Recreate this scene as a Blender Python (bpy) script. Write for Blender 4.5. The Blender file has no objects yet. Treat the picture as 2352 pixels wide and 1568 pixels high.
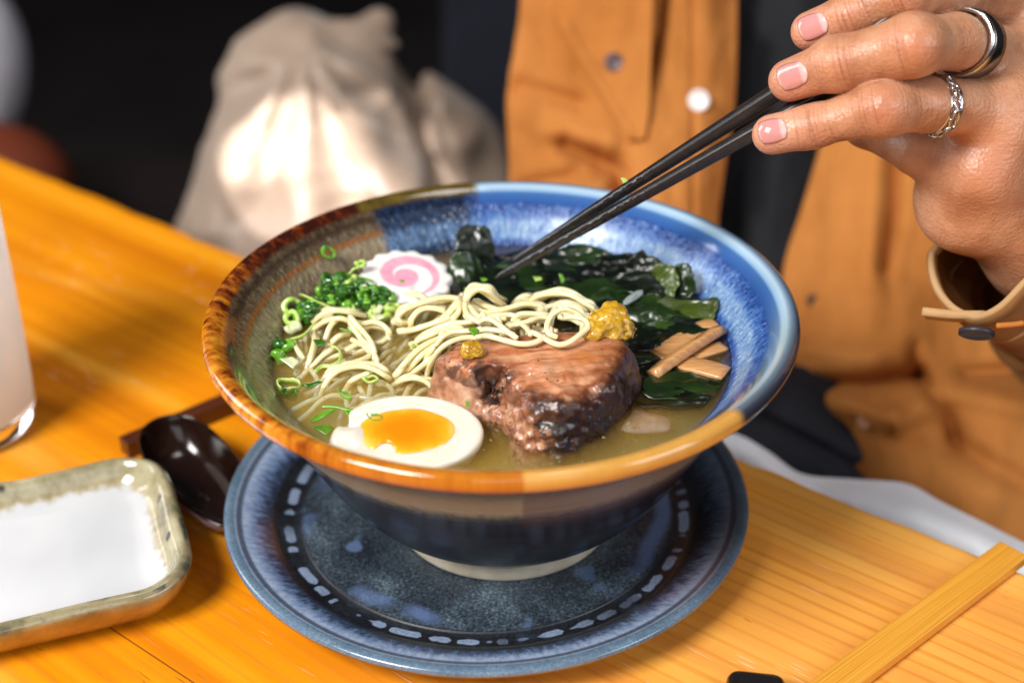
import bpy, bmesh, math, random
import numpy as np
from mathutils import Vector, Matrix
from mathutils.bvhtree import BVHTree

S = bpy.context.scene
COL = S.collection

# ---------------------------------------------------------------- camera, light, exposure
FPX, IW, IH = 3267.0, 2352.0, 1568.0
CAM = np.array([0.0039, -0.46540, 0.36806])
FWD = np.array([0.0, 0.857886, -0.513841])
RGT = np.array([0.999898, -0.007354, -0.012277])
UPV = np.array([0.014311, 0.513788, 0.857798])
cd = bpy.data.cameras.new("camera"); co = bpy.data.objects.new("camera", cd); COL.objects.link(co)
cd.sensor_width = 36.0; cd.lens = 36.0 * FPX / IW
cd.clip_start = 0.02; cd.clip_end = 60.0
co.matrix_world = Matrix(((RGT[0], UPV[0], -FWD[0], CAM[0]), (RGT[1], UPV[1], -FWD[1], CAM[1]), (RGT[2], UPV[2], -FWD[2], CAM[2]), (0, 0, 0, 1)))
cd.dof.use_dof = True; cd.dof.focus_distance = 0.518; cd.dof.aperture_fstop = 4.4; cd.dof.aperture_blades = 9
S.camera = co
S.render.engine = 'CYCLES'
S.cycles.use_denoising = True
S.cycles.max_bounces = 12; S.cycles.transparent_max_bounces = 24; S.cycles.volume_bounces = 8
S.cycles.sample_clamp_indirect = 6.0
S.view_settings.view_transform = 'Standard'; S.view_settings.look = 'None'
S.view_settings.exposure = 0.0; S.view_settings.gamma = 1.0; S.view_settings.use_curve_mapping = False
wd = bpy.data.worlds.new("World"); S.world = wd; wd.use_nodes = True
bg = wd.node_tree.nodes["Background"]; bg.inputs[0].default_value = (0.80, 0.86, 1.0, 1); bg.inputs[1].default_value = 0.045

def aim(o, to):
    o.rotation_euler = (Vector(to) - o.location).to_track_quat('-Z', 'Y').to_euler()
def area(name, loc, to, sx, sy, power, col):
    l = bpy.data.lights.new(name, 'AREA'); l.shape = 'RECTANGLE'; l.size = sx; l.size_y = sy; l.energy = power; l.color = col
    o = bpy.data.objects.new(name, l); COL.objects.link(o); o.location = loc; aim(o, to); return o
def spot(name, loc, to, deg, power, col, blend=.3, rad=.01):
    l = bpy.data.lights.new(name, 'SPOT'); l.spot_size = math.radians(deg); l.spot_blend = blend; l.energy = power; l.color = col; l.shadow_soft_size = rad
    o = bpy.data.objects.new(name, l); COL.objects.link(o); o.location = loc; aim(o, to); return o
area("window_light", (-0.86, -0.80, 1.22), (0.05, 0.0, 0.05), 0.6, 0.6, 41, (1.0, 0.97, 0.93))
area("ceiling_lamp", (0.24, -0.04, 1.45), (0.05, 0.05, 0.1), 0.34, 0.26, 2.2, (1.0, 0.97, 0.94))
area("side_window", (-1.15, 0.42, 0.62), (0.0, 0.0, 0.08), 0.45, 0.7, 7, (0.93, 0.96, 1.0))
area("front_window", (0.25, -1.5, 1.0), (0.1, 0.1, 0.1), 1.1, 0.8, 4.5, (0.97, 0.98, 1.0))
area("right_fill", (1.15, -0.75, 0.75), (-0.1, 0.05, 0.08), 0.6, 0.7, 8.5, (0.90, 0.94, 1.0))  # added fill lamp, brightens the glass from the right

# ---------------------------------------------------------------- picture point -> place in the room
def ray(x, y): return FWD + RGT * ((x - IW / 2) / FPX) - UPV * ((y - IH / 2) / FPX)
def onz(x, y, z):
    d = ray(x, y); return CAM + d * ((z - CAM[2]) / d[2])
def atd(x, y, d): return CAM + ray(x, y) * d

# ---------------------------------------------------------------- numpy noise
def _hash(ix, iy, iz, seed):
    h = (ix.astype(np.int64) * 374761393 + iy.astype(np.int64) * 668265263 + iz.astype(np.int64) * 2147483647 + seed * 1274126177) & 0x7fffffff
    h = ((h ^ (h >> 13)) * 1274126177) & 0x7fffffff
    return ((h ^ (h >> 16)) & 0xffff) / 65535.0 * 2 - 1
def vnoise(P, scale, seed=0):
    p = np.asarray(P) * scale; i = np.floor(p).astype(np.int64); t = p - i; t = t * t * (3 - 2 * t)
    o = 0
    for a in (0, 1):
        for b in (0, 1):
            for c in (0, 1):
                w = (t[..., 0] if a else 1 - t[..., 0]) * (t[..., 1] if b else 1 - t[..., 1]) * (t[..., 2] if c else 1 - t[..., 2])
                o = o + w * _hash(i[..., 0] + a, i[..., 1] + b, i[..., 2] + c, seed)
    return o
def fbm(P, scale, seed=0, octv=3):
    o = 0; a = 1.0
    for k in range(octv):
        o = o + a * vnoise(P, scale * 2 ** k, seed + k * 17); a *= .5
    return o

# ---------------------------------------------------------------- mesh builders
def catmull(P, n):
    P = np.asarray(P, float); P = np.vstack([2 * P[0] - P[1], P, 2 * P[-1] - P[-2]])
    m = len(P) - 3; t = np.linspace(0, m, n); i = np.minimum(t.astype(int), m - 1); f = (t - i)[:, None]
    a, b, c, d = P[i], P[i + 1], P[i + 2], P[i + 3]
    return .5 * (2 * b + (c - a) * f + (2 * a - 5 * b + 4 * c - d) * f * f + (3 * b - a - 3 * c + d) * f ** 3)
def tube(P, R, ns=10, cap=True, sq=None):
    P = np.asarray(P, float); n = len(P); R = np.broadcast_to(np.asarray(R, float), (n,))
    T = np.gradient(P, axis=0); T /= np.linalg.norm(T, axis=1)[:, None] + 1e-12
    N = np.cross(T[0], [0.3, 0.2, 0.93]); N /= np.linalg.norm(N); V = []
    th = np.arange(ns) / ns * 2 * math.pi
    for k in range(n):
        N = N - T[k] * (N @ T[k]); N /= np.linalg.norm(N); B = np.cross(T[k], N)
        V.append(P[k] + R[k] * (np.cos(th)[:, None] * N + np.sin(th)[:, None] * B))
    V = np.vstack(V); F = []
    for k in range(n - 1):
        for j in range(ns):
            q = (j + 1) % ns; F.append((k * ns + j, k * ns + q, (k + 1) * ns + q, (k + 1) * ns + j))
    if cap:
        V = np.vstack([V, P[0] - T[0] * R[0] * .5, P[-1] + T[-1] * R[-1] * .5]); a = n * ns
        for j in range(ns):
            q = (j + 1) % ns; F.append((a, q, j)); F.append((a + 1, (n - 1) * ns + j, (n - 1) * ns + q))
    return V, F
def lathe(prof, n=192, wob=None):
    prof = np.asarray(prof, float); m = len(prof); th = np.arange(n) / n * 2 * math.pi
    V = np.zeros((m, n, 3)); V[:, :, 0] = prof[:, 0:1] * np.cos(th); V[:, :, 1] = prof[:, 0:1] * np.sin(th); V[:, :, 2] = prof[:, 1:2]
    if wob is not None: V = wob(V, th)
    F = []; S_ = []
    for k in range(m - 1):
        for j in range(n):
            q = (j + 1) % n; F.append((k * n + j, k * n + q, (k + 1) * n + q, (k + 1) * n + j)); S_.append(k)
    return V.reshape(-1, 3), F, S_
def surface_nets(D, lo, h):
    nx, ny, nz = D.shape; s = D < 0
    c = [(a, b, e) for a in (0, 1) for b in (0, 1) for e in (0, 1)]
    cnt = np.zeros((nx - 1, ny - 1, nz - 1), np.int8)
    for a, b, e in c: cnt += s[a:nx - 1 + a, b:ny - 1 + b, e:nz - 1 + e]
    act = (cnt > 0) & (cnt < 8); idx = -np.ones(act.shape, np.int64); A = np.argwhere(act); idx[act] = np.arange(len(A))
    acc = np.zeros((len(A), 3)); w = np.zeros(len(A))
    for i in range(8):
        for j in range(i + 1, 8):
            d = np.array(c[j]) - np.array(c[i])
            if np.abs(d).sum() != 1: continue
            p = A + c[i]; q = A + c[j]; f0 = D[p[:, 0], p[:, 1], p[:, 2]]; f1 = D[q[:, 0], q[:, 1], q[:, 2]]
            m = (f0 < 0) != (f1 < 0); t = np.where(m, f0 / (f0 - f1 + 1e-20), 0)
            acc += (np.array(c[i]) + d * t[:, None]) * m[:, None]; w += m
    V = (A + acc / w[:, None]) * h + np.asarray(lo); F = []
    for ax in range(3):
        sl0 = [slice(None)] * 3; sl1 = [slice(None)] * 3; sl0[ax] = slice(0, -1); sl1[ax] = slice(1, None)
        a0 = s[tuple(sl0)]; a1 = s[tuple(sl1)]; E = np.argwhere(a0 != a1); b, e = [(1, 2), (2, 0), (0, 1)][ax]
        E = E[(E[:, b] > 0) & (E[:, e] > 0) & (E[:, b] < act.shape[b]) & (E[:, e] < act.shape[e])]
        if not len(E): continue
        up = np.zeros(3, int); 
        def g(db, de):
            k = E.copy(); k[:, b] -= db; k[:, e] -= de; return idx[k[:, 0], k[:, 1], k[:, 2]]
        Q = np.stack([g(1, 1), g(0, 1), g(0, 0), g(1, 0)], 1); fl = ~a0[E[:, 0], E[:, 1], E[:, 2]]
        Q[fl] = Q[fl][:, ::-1]; F.append(Q)
    return V, np.vstack(F)
def gridpts(lo, hi, h):
    n = [int(math.ceil((hi[k] - lo[k]) / h)) + 1 for k in range(3)]
    ax = [lo[k] + np.arange(n[k]) * h for k in range(3)]
    return np.stack(np.meshgrid(*ax, indexing='ij'), -1)
def smin(a, b, k):
    hh = np.maximum(k - np.abs(a - b), 0) / k; return np.minimum(a, b) - hh * hh * k * .25
def smax(a, b, k): return -smin(-a, -b, k)
def sd_cone(P, a, b, ra, rb):
    a = np.asarray(a); b = np.asarray(b); ba = b - a; t = np.clip(((P - a) @ ba) / (ba @ ba), 0, 1)
    return np.linalg.norm(P - a - t[..., None] * ba, axis=-1) - (ra + (rb - ra) * t)
def sd_ell(P, c, r):
    q = (P - np.asarray(c)) / np.asarray(r); k = np.linalg.norm(q, axis=-1); return (k - 1) * min(r)

def link(o, parent=None):
    COL.objects.link(o)
    if parent is not None: o.parent = parent
    return o
def worldloc(o):
    v = np.zeros(3)
    while o is not None: v += np.array(o.location); o = o.parent
    return v
def mobj(name, V, F, mat, parent=None, origin=None, smooth=True, midx=None, attrs=None):
    """one mesh from world-space points; its origin is the given base (or its parent's)"""
    V = np.asarray(V, float)
    if parent is not None: base = worldloc(parent); loc = (0, 0, 0)
    else:
        if origin is None: origin = (V[:, 0].mean(), V[:, 1].mean(), V[:, 2].min())
        base = np.asarray(origin, float); loc = tuple(base)
    me = bpy.data.meshes.new(name); me.from_pydata((V - base).tolist(), [], [tuple(int(i) for i in f) for f in F]); me.update()
    for m in (mat if isinstance(mat, (list, tuple)) else [mat]): me.materials.append(m)
    if midx is not None: me.polygons.foreach_set("material_index", np.asarray(midx, np.int32))
    me.polygons.foreach_set("use_smooth", np.full(len(me.polygons), smooth))
    if attrs:
        for k, a in attrs.items():
            at = me.attributes.new(k, 'FLOAT', 'POINT'); at.data.foreach_set("value", np.asarray(a, np.float32))
    o = bpy.data.objects.new(name, me); o.location = loc
    return link(o, parent)
def tag(o, label=None, cat=None, group=None, kind=None):
    if label: o["label"] = label
    if cat: o["category"] = cat
    if group: o["group"] = group
    if kind: o["kind"] = kind
    return o
def thing(name, loc, label, cat, group=None):
    o = bpy.data.objects.new(name, None); o.location = tuple(loc); o.empty_display_size = .02; COL.objects.link(o); return tag(o, label, cat, group)
def fix_normals(o):
    bm = bmesh.new(); bm.from_mesh(o.data); bmesh.ops.recalc_face_normals(bm, faces=bm.faces); bm.to_mesh(o.data); bm.free(); return o
def gridfaces(n, m, off=0, wrap=False):
    F = []
    for i in range(n - 1):
        for j in range(m if wrap else m - 1):
            q = (j + 1) % m; F.append((off + i * m + j, off + i * m + q, off + (i + 1) * m + q, off + (i + 1) * m + j))
    return F
def slab(G, thick):
    """closed sheet of some thickness from an n x m grid of points"""
    n, m = G.shape[:2]
    du = np.gradient(G, axis=0); dv = np.gradient(G, axis=1); N = np.cross(du, dv); N /= np.linalg.norm(N, axis=-1)[..., None] + 1e-12
    A = (G + N * thick / 2).reshape(-1, 3); B = (G - N * thick / 2).reshape(-1, 3); k = n * m
    F = [tuple(f) for f in gridfaces(n, m)] + [tuple(reversed(f)) for f in gridfaces(n, m, k)]
    ring = [j for j in range(m)] + [i * m + m - 1 for i in range(1, n)] + [(n - 1) * m + j for j in range(m - 2, -1, -1)] + [i * m for i in range(n - 2, 0, -1)]
    for a, b in zip(ring, ring[1:] + ring[:1]): F.append((b, a, a + k, b + k))
    return np.vstack([A, B]), F
def loft(rows, nu, nv):
    """rows of world points -> smooth nu x nv grid"""
    R = np.stack([catmull(r, nv) for r in rows]); return np.stack([catmull(R[:, j], nu) for j in range(nv)], 1)
def boxmesh(c, ax, hs, bev=0.0, seg=3):
    """box with rounded edges from a centre, three axes and half sizes"""
    bm = bmesh.new(); bmesh.ops.create_cube(bm, size=2.0)
    for v in bm.verts: v.co = Vector((v.co.x * hs[0], v.co.y * hs[1], v.co.z * hs[2]))
    if bev: bmesh.ops.bevel(bm, geom=bm.edges[:], offset=bev, segments=seg, affect='EDGES', profile=.5)
    ax = np.asarray(ax, float); V = np.array([v.co[:] for v in bm.verts]) @ ax + np.asarray(c); bm.verts.index_update()
    F = [tuple(v.index for v in f.verts) for f in bm.faces]; bm.free(); return V, F
def unit(v): v = np.asarray(v, float); return v / np.linalg.norm(v)

# ---------------------------------------------------------------- material builder
def lin(h):
    h = h.lstrip('#'); o = []
    for k in (0, 2, 4):
        c = int(h[k:k + 2], 16) / 255; o.append(c / 12.92 if c <= .04045 else ((c + .055) / 1.055) ** 2.4)
    return tuple(o) + (1.0,)
class M:
    def __init__(s, name):
        s.m = bpy.data.materials.new(name); s.m.use_nodes = True; s.nt = s.m.node_tree; s.b = s.nt.nodes["Principled BSDF"]; s.out = s.nt.nodes["Material Output"]
        s.obj = s.new("ShaderNodeTexCoord").outputs["Object"]
    def new(s, t): return s.nt.nodes.new(t)
    def put(s, sock, v):
        if isinstance(v, bpy.types.NodeSocket): s.nt.links.new(v, sock)
        elif v is not None:
            if isinstance(v, (tuple, list)) and len(v) == 3 and sock.type == 'RGBA': v = tuple(v) + (1.0,)
            sock.default_value = v
    def math(s, op, a, b=None, c=None):
        n = s.new("ShaderNodeMath"); n.operation = op
        for k, v in enumerate((a, b, c)): s.put(n.inputs[k], v)
        return n.outputs[0]
    def vec(s, op, a, b=None):
        n = s.new("ShaderNodeVectorMath"); n.operation = op; s.put(n.inputs[0], a); s.put(n.inputs[1], b)
        return n.outputs["Value"] if op in ('DOT_PRODUCT', 'LENGTH', 'DISTANCE') else n.outputs[0]
    def sep(s, v):
        n = s.new("ShaderNodeSeparateXYZ"); s.put(n.inputs[0], v); return n.outputs
    def comb(s, x, y, z):
        n = s.new("ShaderNodeCombineXYZ"); [s.put(n.inputs[k], v) for k, v in enumerate((x, y, z))]; return n.outputs[0]
    def map(s, v, loc=(0, 0, 0), rot=(0, 0, 0), sc=(1, 1, 1)):
        n = s.new("ShaderNodeMapping"); s.put(n.inputs[0], v); n.inputs[1].default_value = loc; n.inputs[2].default_value = rot; n.inputs[3].default_value = sc; return n.outputs[0]
    def noise(s, v=None, scale=5, det=3, rough=.5, dist=0):
        n = s.new("ShaderNodeTexNoise"); s.put(n.inputs["Vector"], s.obj if v is None else v); n.inputs["Scale"].default_value = scale
        n.inputs["Detail"].default_value = det; n.inputs["Roughness"].default_value = rough; n.inputs["Distortion"].default_value = dist; return n.outputs[0]
    def vor(s, v=None, scale=5, feat='F1', rnd=1.0):
        n = s.new("ShaderNodeTexVoronoi"); n.feature = feat; s.put(n.inputs["Vector"], s.obj if v is None else v); n.inputs["Scale"].default_value = scale; n.inputs["Randomness"].default_value = rnd; return n.outputs["Distance"]
    def step(s, v, a, b, lo=0.0, hi=1.0):
        n = s.new("ShaderNodeMapRange"); n.interpolation_type = 'SMOOTHSTEP'; s.put(n.inputs[0], v)
        for k, q in enumerate((a, b, lo, hi)): s.put(n.inputs[k + 1], q)
        return n.outputs[0]
    def ramp(s, f, stops, interp='LINEAR'):
        n = s.new("ShaderNodeValToRGB"); s.put(n.inputs[0], f); cr = n.color_ramp; cr.interpolation = interp
        while len(cr.elements) < len(stops): cr.elements.new(.5)
        for e, (p, c) in zip(cr.elements, stops): e.position = p; e.color = tuple(c) if len(c) == 4 else tuple(c) + (1,)
        return n.outputs[0]
    def mix(s, f, a, b, mode='MIX'):
        n = s.new("ShaderNodeMix"); n.data_type = 'RGBA'; n.blend_type = mode; s.put(n.inputs[0], f); s.put(n.inputs[6], a); s.put(n.inputs[7], b); return n.outputs[2]
    def attr(s, name):
        n = s.new("ShaderNodeAttribute"); n.attribute_name = name; return n.outputs["Fac"]
    def bump(s, h, strength=.3, dist=.001, nrm=None):
        n = s.new("ShaderNodeBump"); s.put(n.inputs["Height"], h); n.inputs["Strength"].default_value = strength; n.inputs["Distance"].default_value = dist
        if nrm is not None: s.put(n.inputs["Normal"], nrm)
        return n.outputs[0]
    def set(s, **k):
        names = dict(col="Base Color", rough="Roughness", metal="Metallic", nrm="Normal", sss="Subsurface Weight", sssr="Subsurface Radius", ssss="Subsurface Scale", coat="Coat Weight", coatr="Coat Roughness",
                     spec="Specular IOR Level", ior="IOR", trans="Transmission Weight", alpha="Alpha", sheen="Sheen Weight", coatn="Coat Normal", sheenr="Sheen Roughness")
        for q, v in k.items(): s.put(s.b.inputs[names[q]], v)
        return s.m
    def cyl(s):
        """object-space radius, direction cosines and height"""
        x, y, z = s.sep(s.obj); r = s.math('POWER', s.math('ADD', s.math('MULTIPLY', x, x), s.math('MULTIPLY', y, y)), .5)
        return x, y, z, r, s.math('DIVIDE', x, s.math('MAXIMUM', r, 1e-4)), s.math('DIVIDE', y, s.math('MAXIMUM', r, 1e-4))
def plain(name, hexcol, rough=.5, **k):
    return M(name).set(col=lin(hexcol), rough=rough, **k)

# ================================================================ SETTING
def mat_floor():
    m = M("dark_floor"); n = m.noise(scale=3, det=4); return m.set(col=m.ramp(n, [(.3, (.022, .018, .018)), (.7, (.044, .036, .036))]), rough=.55)
V, F = boxmesh((0, 1.5, -.78), np.eye(3), (4, 5, .03)); tag(mobj("floor", V, F, mat_floor(), smooth=False), "dark brown floor of the dim room", "floor", kind="structure")
def mat_wall():
    m = M("dark_wall"); n = m.noise(scale=2, det=3); return m.set(col=m.ramp(n, [(.3, (.004, .003, .0025)), (.7, (.008, .005, .004))]), rough=.7)
V, F = boxmesh((0, 3.6, .6), np.eye(3), (4, .05, 1.4)); tag(mobj("back_wall", V, F, mat_wall(), smooth=False), "near black back wall of the dim room", "wall", kind="structure")

TG = np.array([.7810, -.6245, 0]); TN = np.array([.6245, .7810, 0]); EDGE = .1015
def mat_table():
    m = M("varnished_pine"); u = m.vec('DOT_PRODUCT', m.obj, tuple(TG)); v = m.vec('DOT_PRODUCT', m.obj, tuple(TN)); z = m.sep(m.obj)[2]
    lowv = m.comb(m.math('MULTIPLY', u, 2.2), m.math('MULTIPLY', v, 7), 0); wob = m.noise(lowv, 1, 2)
    w = m.math('ADD', v, m.math('MULTIPLY', wob, .035))
    g1 = m.noise(m.comb(m.math('MULTIPLY', u, 1.3), m.math('MULTIPLY', w, 62), 0), 1, 3, .55)
    g2 = m.noise(m.comb(m.math('MULTIPLY', u, 14), m.math('MULTIPLY', w, 600), 0), 1, 2, .6)
    g3 = m.noise(m.comb(m.math('MULTIPLY', u, 3), m.math('MULTIPLY', v, 9), 3.3), 1, 3, .6)
    ring = m.math('ABSOLUTE', m.math('SUBTRACT', m.math('FRACT', m.math('MULTIPLY', w, 150)), .5))
    c = m.ramp(g1, [(.25, (.50, .130, .001)), (.42, (.72, .225, .002)), (.60, (.86, .315, .006)), (.8, (.90, .40, .028))])
    c = m.mix(m.math('MULTIPLY', m.math('MULTIPLY', m.step(ring, .10, .0), m.step(u, -.12, .08, .12, 1.0)), m.step(g1, .70, .40, .1, .60)), c, (.58, .190, .020, 1))
    c = m.mix(m.step(g2, .60, .75, 0, .35), c, (.40, .12, .010, 1))
    c = m.mix(m.step(g3, .50, .70, 0, .55), c, (.54, .145, .004, 1))
    g4 = m.noise(m.comb(m.math('MULTIPLY', u, 4), m.math('MULTIPLY', w, 22), 9.1), 1, 2, .6); c = m.mix(m.step(g4, .54, .70, 0, .5), c, (.95, .50, .075, 1))
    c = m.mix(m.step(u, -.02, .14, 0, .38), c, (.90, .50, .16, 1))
    rg2 = m.math('ABSOLUTE', m.math('SUBTRACT', m.math('FRACT', m.math('ADD', m.math('MULTIPLY', w, 135), m.math('MULTIPLY', g1, 1.6))), .5)); c = m.mix(m.math('MULTIPLY', m.math('MULTIPLY', m.step(rg2, .17, .02), m.step(g3, .68, .42, .25, 1)), m.step(u, -.20, .06, .08, .62)), c, (.58, .185, .018, 1))
    # short scratches and pits along the grain
    sc = m.noise(m.comb(m.math('MULTIPLY', u, 55), m.math('MULTIPLY', v, 900), 7), 1, 1, .5); area_ = m.noise(m.comb(m.math('MULTIPLY', u, 9), m.math('MULTIPLY', v, 16), 5), 1, 2)
    scr = m.math('MULTIPLY', m.step(sc, .66, .72), m.step(area_, .50, .60))
    c = m.mix(m.math('MULTIPLY', scr, .7), c, (.88, .58, .36, 1)); sc2 = m.noise(m.comb(m.math('MULTIPLY', u, 70), m.math('MULTIPLY', v, 800), 17), 1, 1, .5); c = m.mix(m.math('MULTIPLY', m.math('MULTIPLY', m.step(sc2, .68, .73), m.step(area_, .48, .40)), .6), c, (.22, .055, .010, 1))
    # joint between two planks
    j = m.math('ABSOLUTE', m.math('SUBTRACT', v, -.1385)); seam = m.step(j, .00045, .0002)
    c = m.mix(m.math('MULTIPLY', seam, .8), c, (.10, .03, .006, 1))
    h = m.math('SUBTRACT', m.math('MULTIPLY', g2, .25), m.math('ADD', m.math('MULTIPLY', scr, .7), seam))
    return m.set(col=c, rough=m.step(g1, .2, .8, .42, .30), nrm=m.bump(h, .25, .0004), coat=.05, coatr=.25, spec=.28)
# tabletop: a slab whose far edge is a little nicked
nu, nv = 240, 40
us = np.linspace(-1.15, .75, nu); prof = [(-.85, -.034), (-.85, 0), (EDGE - .3, 0), (EDGE - .1, 0), (EDGE - .02, 0), (EDGE - .0025, -.0), (EDGE - .0008, -.0006), (EDGE, -.0024), (EDGE + .0002, -.03), (EDGE - .003, -.034), (-.85, -.034)]
G = np.zeros((nu, len(prof), 3))
for k, (a, zz) in enumerate(prof):
    e = fbm(np.stack([us, us * 0, us * 0], 1), 55, 3, 3) * .0007 + np.minimum(vnoise(np.stack([us, us * 0 + 4, us * 0], 1), 120, 9) + .55, 0) * .004 if k in (5, 6, 7) else 0
    G[:, k] = us[:, None] * TG + (a + np.asarray(e))[..., None] * TN if np.ndim(e) else us[:, None] * TG + a * TN
    G[:, k, 2] = zz
F = gridfaces(nu, len(prof)); F += [tuple(range(len(prof) - 1)), tuple(reversed(range((nu - 1) * len(prof), nu * len(prof) - 1)))]
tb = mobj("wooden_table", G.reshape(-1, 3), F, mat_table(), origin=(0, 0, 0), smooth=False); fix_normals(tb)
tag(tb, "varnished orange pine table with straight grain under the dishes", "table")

# ================================================================ BOWL
def mat_bowl_in():
    m = M("bowl_glaze_inside"); x, y, z, r, cx, cy = m.cyl()
    n0 = m.noise(m.comb(m.math('MULTIPLY', cx, 4), m.math('MULTIPLY', cy, 4), m.math('MULTIPLY', r, 40)), 1, 2)
    A = math.radians(26); d = m.math('ADD', m.math('MULTIPLY', cx, math.cos(A)), m.math('MULTIPLY', cy, math.sin(A)))
    d = m.math('ADD', d, m.math('MULTIPLY', m.math('SUBTRACT', n0, .5), .03))
    rim = m.step(r, .0985, .1005); rimw = m.step(m.math('ADD', r, m.math('MULTIPLY', m.math('SUBTRACT', n0, .5), .002)), .1018, .1040)
    blue_in = m.step(d, math.cos(math.radians(98)), math.cos(math.radians(95)))
    blue_rim = m.step(m.math('ADD', d, m.math('MULTIPLY', m.math('SUBTRACT', n0, .5), .02)), math.cos(math.radians(71)), math.cos(math.radians(68.6)))
    blue = m.mix(rim, blue_in, blue_rim)
    # hare's fur streaks run down the wall
    st = m.noise(m.comb(m.math('MULTIPLY', cx, 46), m.math('MULTIPLY', cy, 46), m.math('MULTIPLY', r, 260)), 1, 3, .65)
    st2 = m.noise(m.comb(m.math('MULTIPLY', cx, 110), m.math('MULTIPLY', cy, 110), m.math('MULTIPLY', r, 900)), 1, 2, .6)
    band = m.ramp(m.step(r, .080, .102), [(0, (.30,) * 3), (.30, (.38,) * 3), (.42, (.64,) * 3), (.68, (.66,) * 3), (.82, (.42,) * 3), (1, (.30,) * 3)])
    f = m.math('ADD', m.math('ADD', m.math('MULTIPLY', m.math('SUBTRACT', st, .5), .75), m.math('MULTIPLY', m.math('SUBTRACT', st2, .5), .75)), band)
    cb = m.ramp(f, [(.12, (.008, .026, .12)), (.32, (.018, .060, .25)), (.50, (.062, .155, .41)), (.66, (.16, .28, .48)), (.85, (.36, .48, .65))])
    # the overlap of both glazes at the far left of the blue: dark mottled blue
    ov = m.math('MULTIPLY', m.step(d, math.cos(math.radians(69)), math.cos(math.radians(74))), m.step(y, -.02, .02))
    cb = m.mix(m.math('MULTIPLY', ov, .9), cb, m.ramp(f, [(.25, (.006, .008, .012)), (.50, (.020, .038, .075)), (.78, (.10, .19, .36))]))
    cw = m.ramp(f, [(.15, (.030, .019, .010)), (.42, (.12, .085, .048)), (.68, (.25, .19, .115)), (.95, (.36, .30, .19))])
    gm = m.noise(m.comb(m.math('MULTIPLY', cx, 5), m.math('MULTIPLY', cy, 5), m.math('MULTIPLY', r, 60)), 1, 2)
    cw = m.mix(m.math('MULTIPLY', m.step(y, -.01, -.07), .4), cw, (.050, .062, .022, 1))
    lip = m.ramp(m.math('ADD', m.step(r, .090, .101), m.math('MULTIPLY', m.math('SUBTRACT', st, .5), .12)), [(.36, (0, 0, 0)), (.50, (1, 1, 1)), (.56, (1, 1, 1)), (.66, (0, 0, 0))])
    cw = m.mix(m.math('MULTIPLY', lip, .8), cw, (.26, .085, .012, 1))
    cw = m.mix(m.math('MULTIPLY', m.step(r, .0985, .1005, 0, .8), m.step(m.math('ADD', r, m.math('MULTIPLY', st, .002)), .1035, .1015)), cw, (.040, .022, .014, 1))
    # rim colours
    mo = m.noise(m.comb(m.math('MULTIPLY', cx, 22), m.math('MULTIPLY', cy, 22), m.math('MULTIPLY', r, 140)), 1, 4, .65)
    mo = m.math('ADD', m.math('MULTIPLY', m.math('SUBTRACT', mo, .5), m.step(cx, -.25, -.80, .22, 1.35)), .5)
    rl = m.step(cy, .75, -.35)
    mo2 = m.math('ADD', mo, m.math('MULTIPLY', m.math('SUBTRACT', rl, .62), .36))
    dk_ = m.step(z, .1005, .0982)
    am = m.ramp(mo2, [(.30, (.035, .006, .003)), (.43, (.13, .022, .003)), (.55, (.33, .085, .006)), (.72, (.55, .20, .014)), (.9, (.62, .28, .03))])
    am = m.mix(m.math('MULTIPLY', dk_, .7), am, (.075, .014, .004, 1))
    oc = m.ramp(mo, [(.30, (.45, .20, .035)), (.6, (.62, .33, .07)), (.8, (.70, .42, .13))])
    am = m.mix(m.math('MULTIPLY', m.step(m.math('ADD', cx, m.math('MULTIPLY', mo, .01)), .062, .075), m.step(cy, .2, -.2)), am, oc)
    ol = m.ramp(mo, [(.3, (.03, .018, .005)), (.6, (.13, .085, .012)), (.8, (.22, .16, .04))])
    am = m.mix(m.math('MULTIPLY', m.step(cx, -.60, -.56), m.step(cy, .2, .5)), am, ol)
    pr = m.ramp(m.step(r, .0985, .1110), [(.0, (.028, .085, .29)), (.30, (.05, .14, .36)), (.42, (.28, .44, .62)), (.62, (.42, .56, .68)), (.80, (.16, .25, .36)), (1, (.03, .035, .06))])
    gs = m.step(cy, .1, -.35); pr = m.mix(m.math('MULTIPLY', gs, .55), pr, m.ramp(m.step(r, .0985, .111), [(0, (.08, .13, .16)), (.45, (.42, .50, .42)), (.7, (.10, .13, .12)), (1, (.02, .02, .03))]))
    cr = m.mix(blue_rim, am, pr)
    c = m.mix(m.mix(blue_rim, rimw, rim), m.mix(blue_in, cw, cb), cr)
    bl = m.vor(m.comb(m.math('MULTIPLY', cx, 26), m.math('MULTIPLY', cy, 22), m.math('MULTIPLY', r, 250)), 1.6)
    h = m.math('ADD', m.math('MULTIPLY', st2, m.math('MULTIPLY', m.step(rim, 1, 0), .35)), m.math('MULTIPLY', m.step(bl, .45, .1), m.math('MULTIPLY', m.step(rim, 1, 0), .9)))
    return m.set(col=c, rough=m.step(rim, 0, 1, .30, .10), nrm=m.bump(h, .55, .0008), coat=m.step(rim, 0, 1, .22, .5), coatr=.07)
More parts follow.
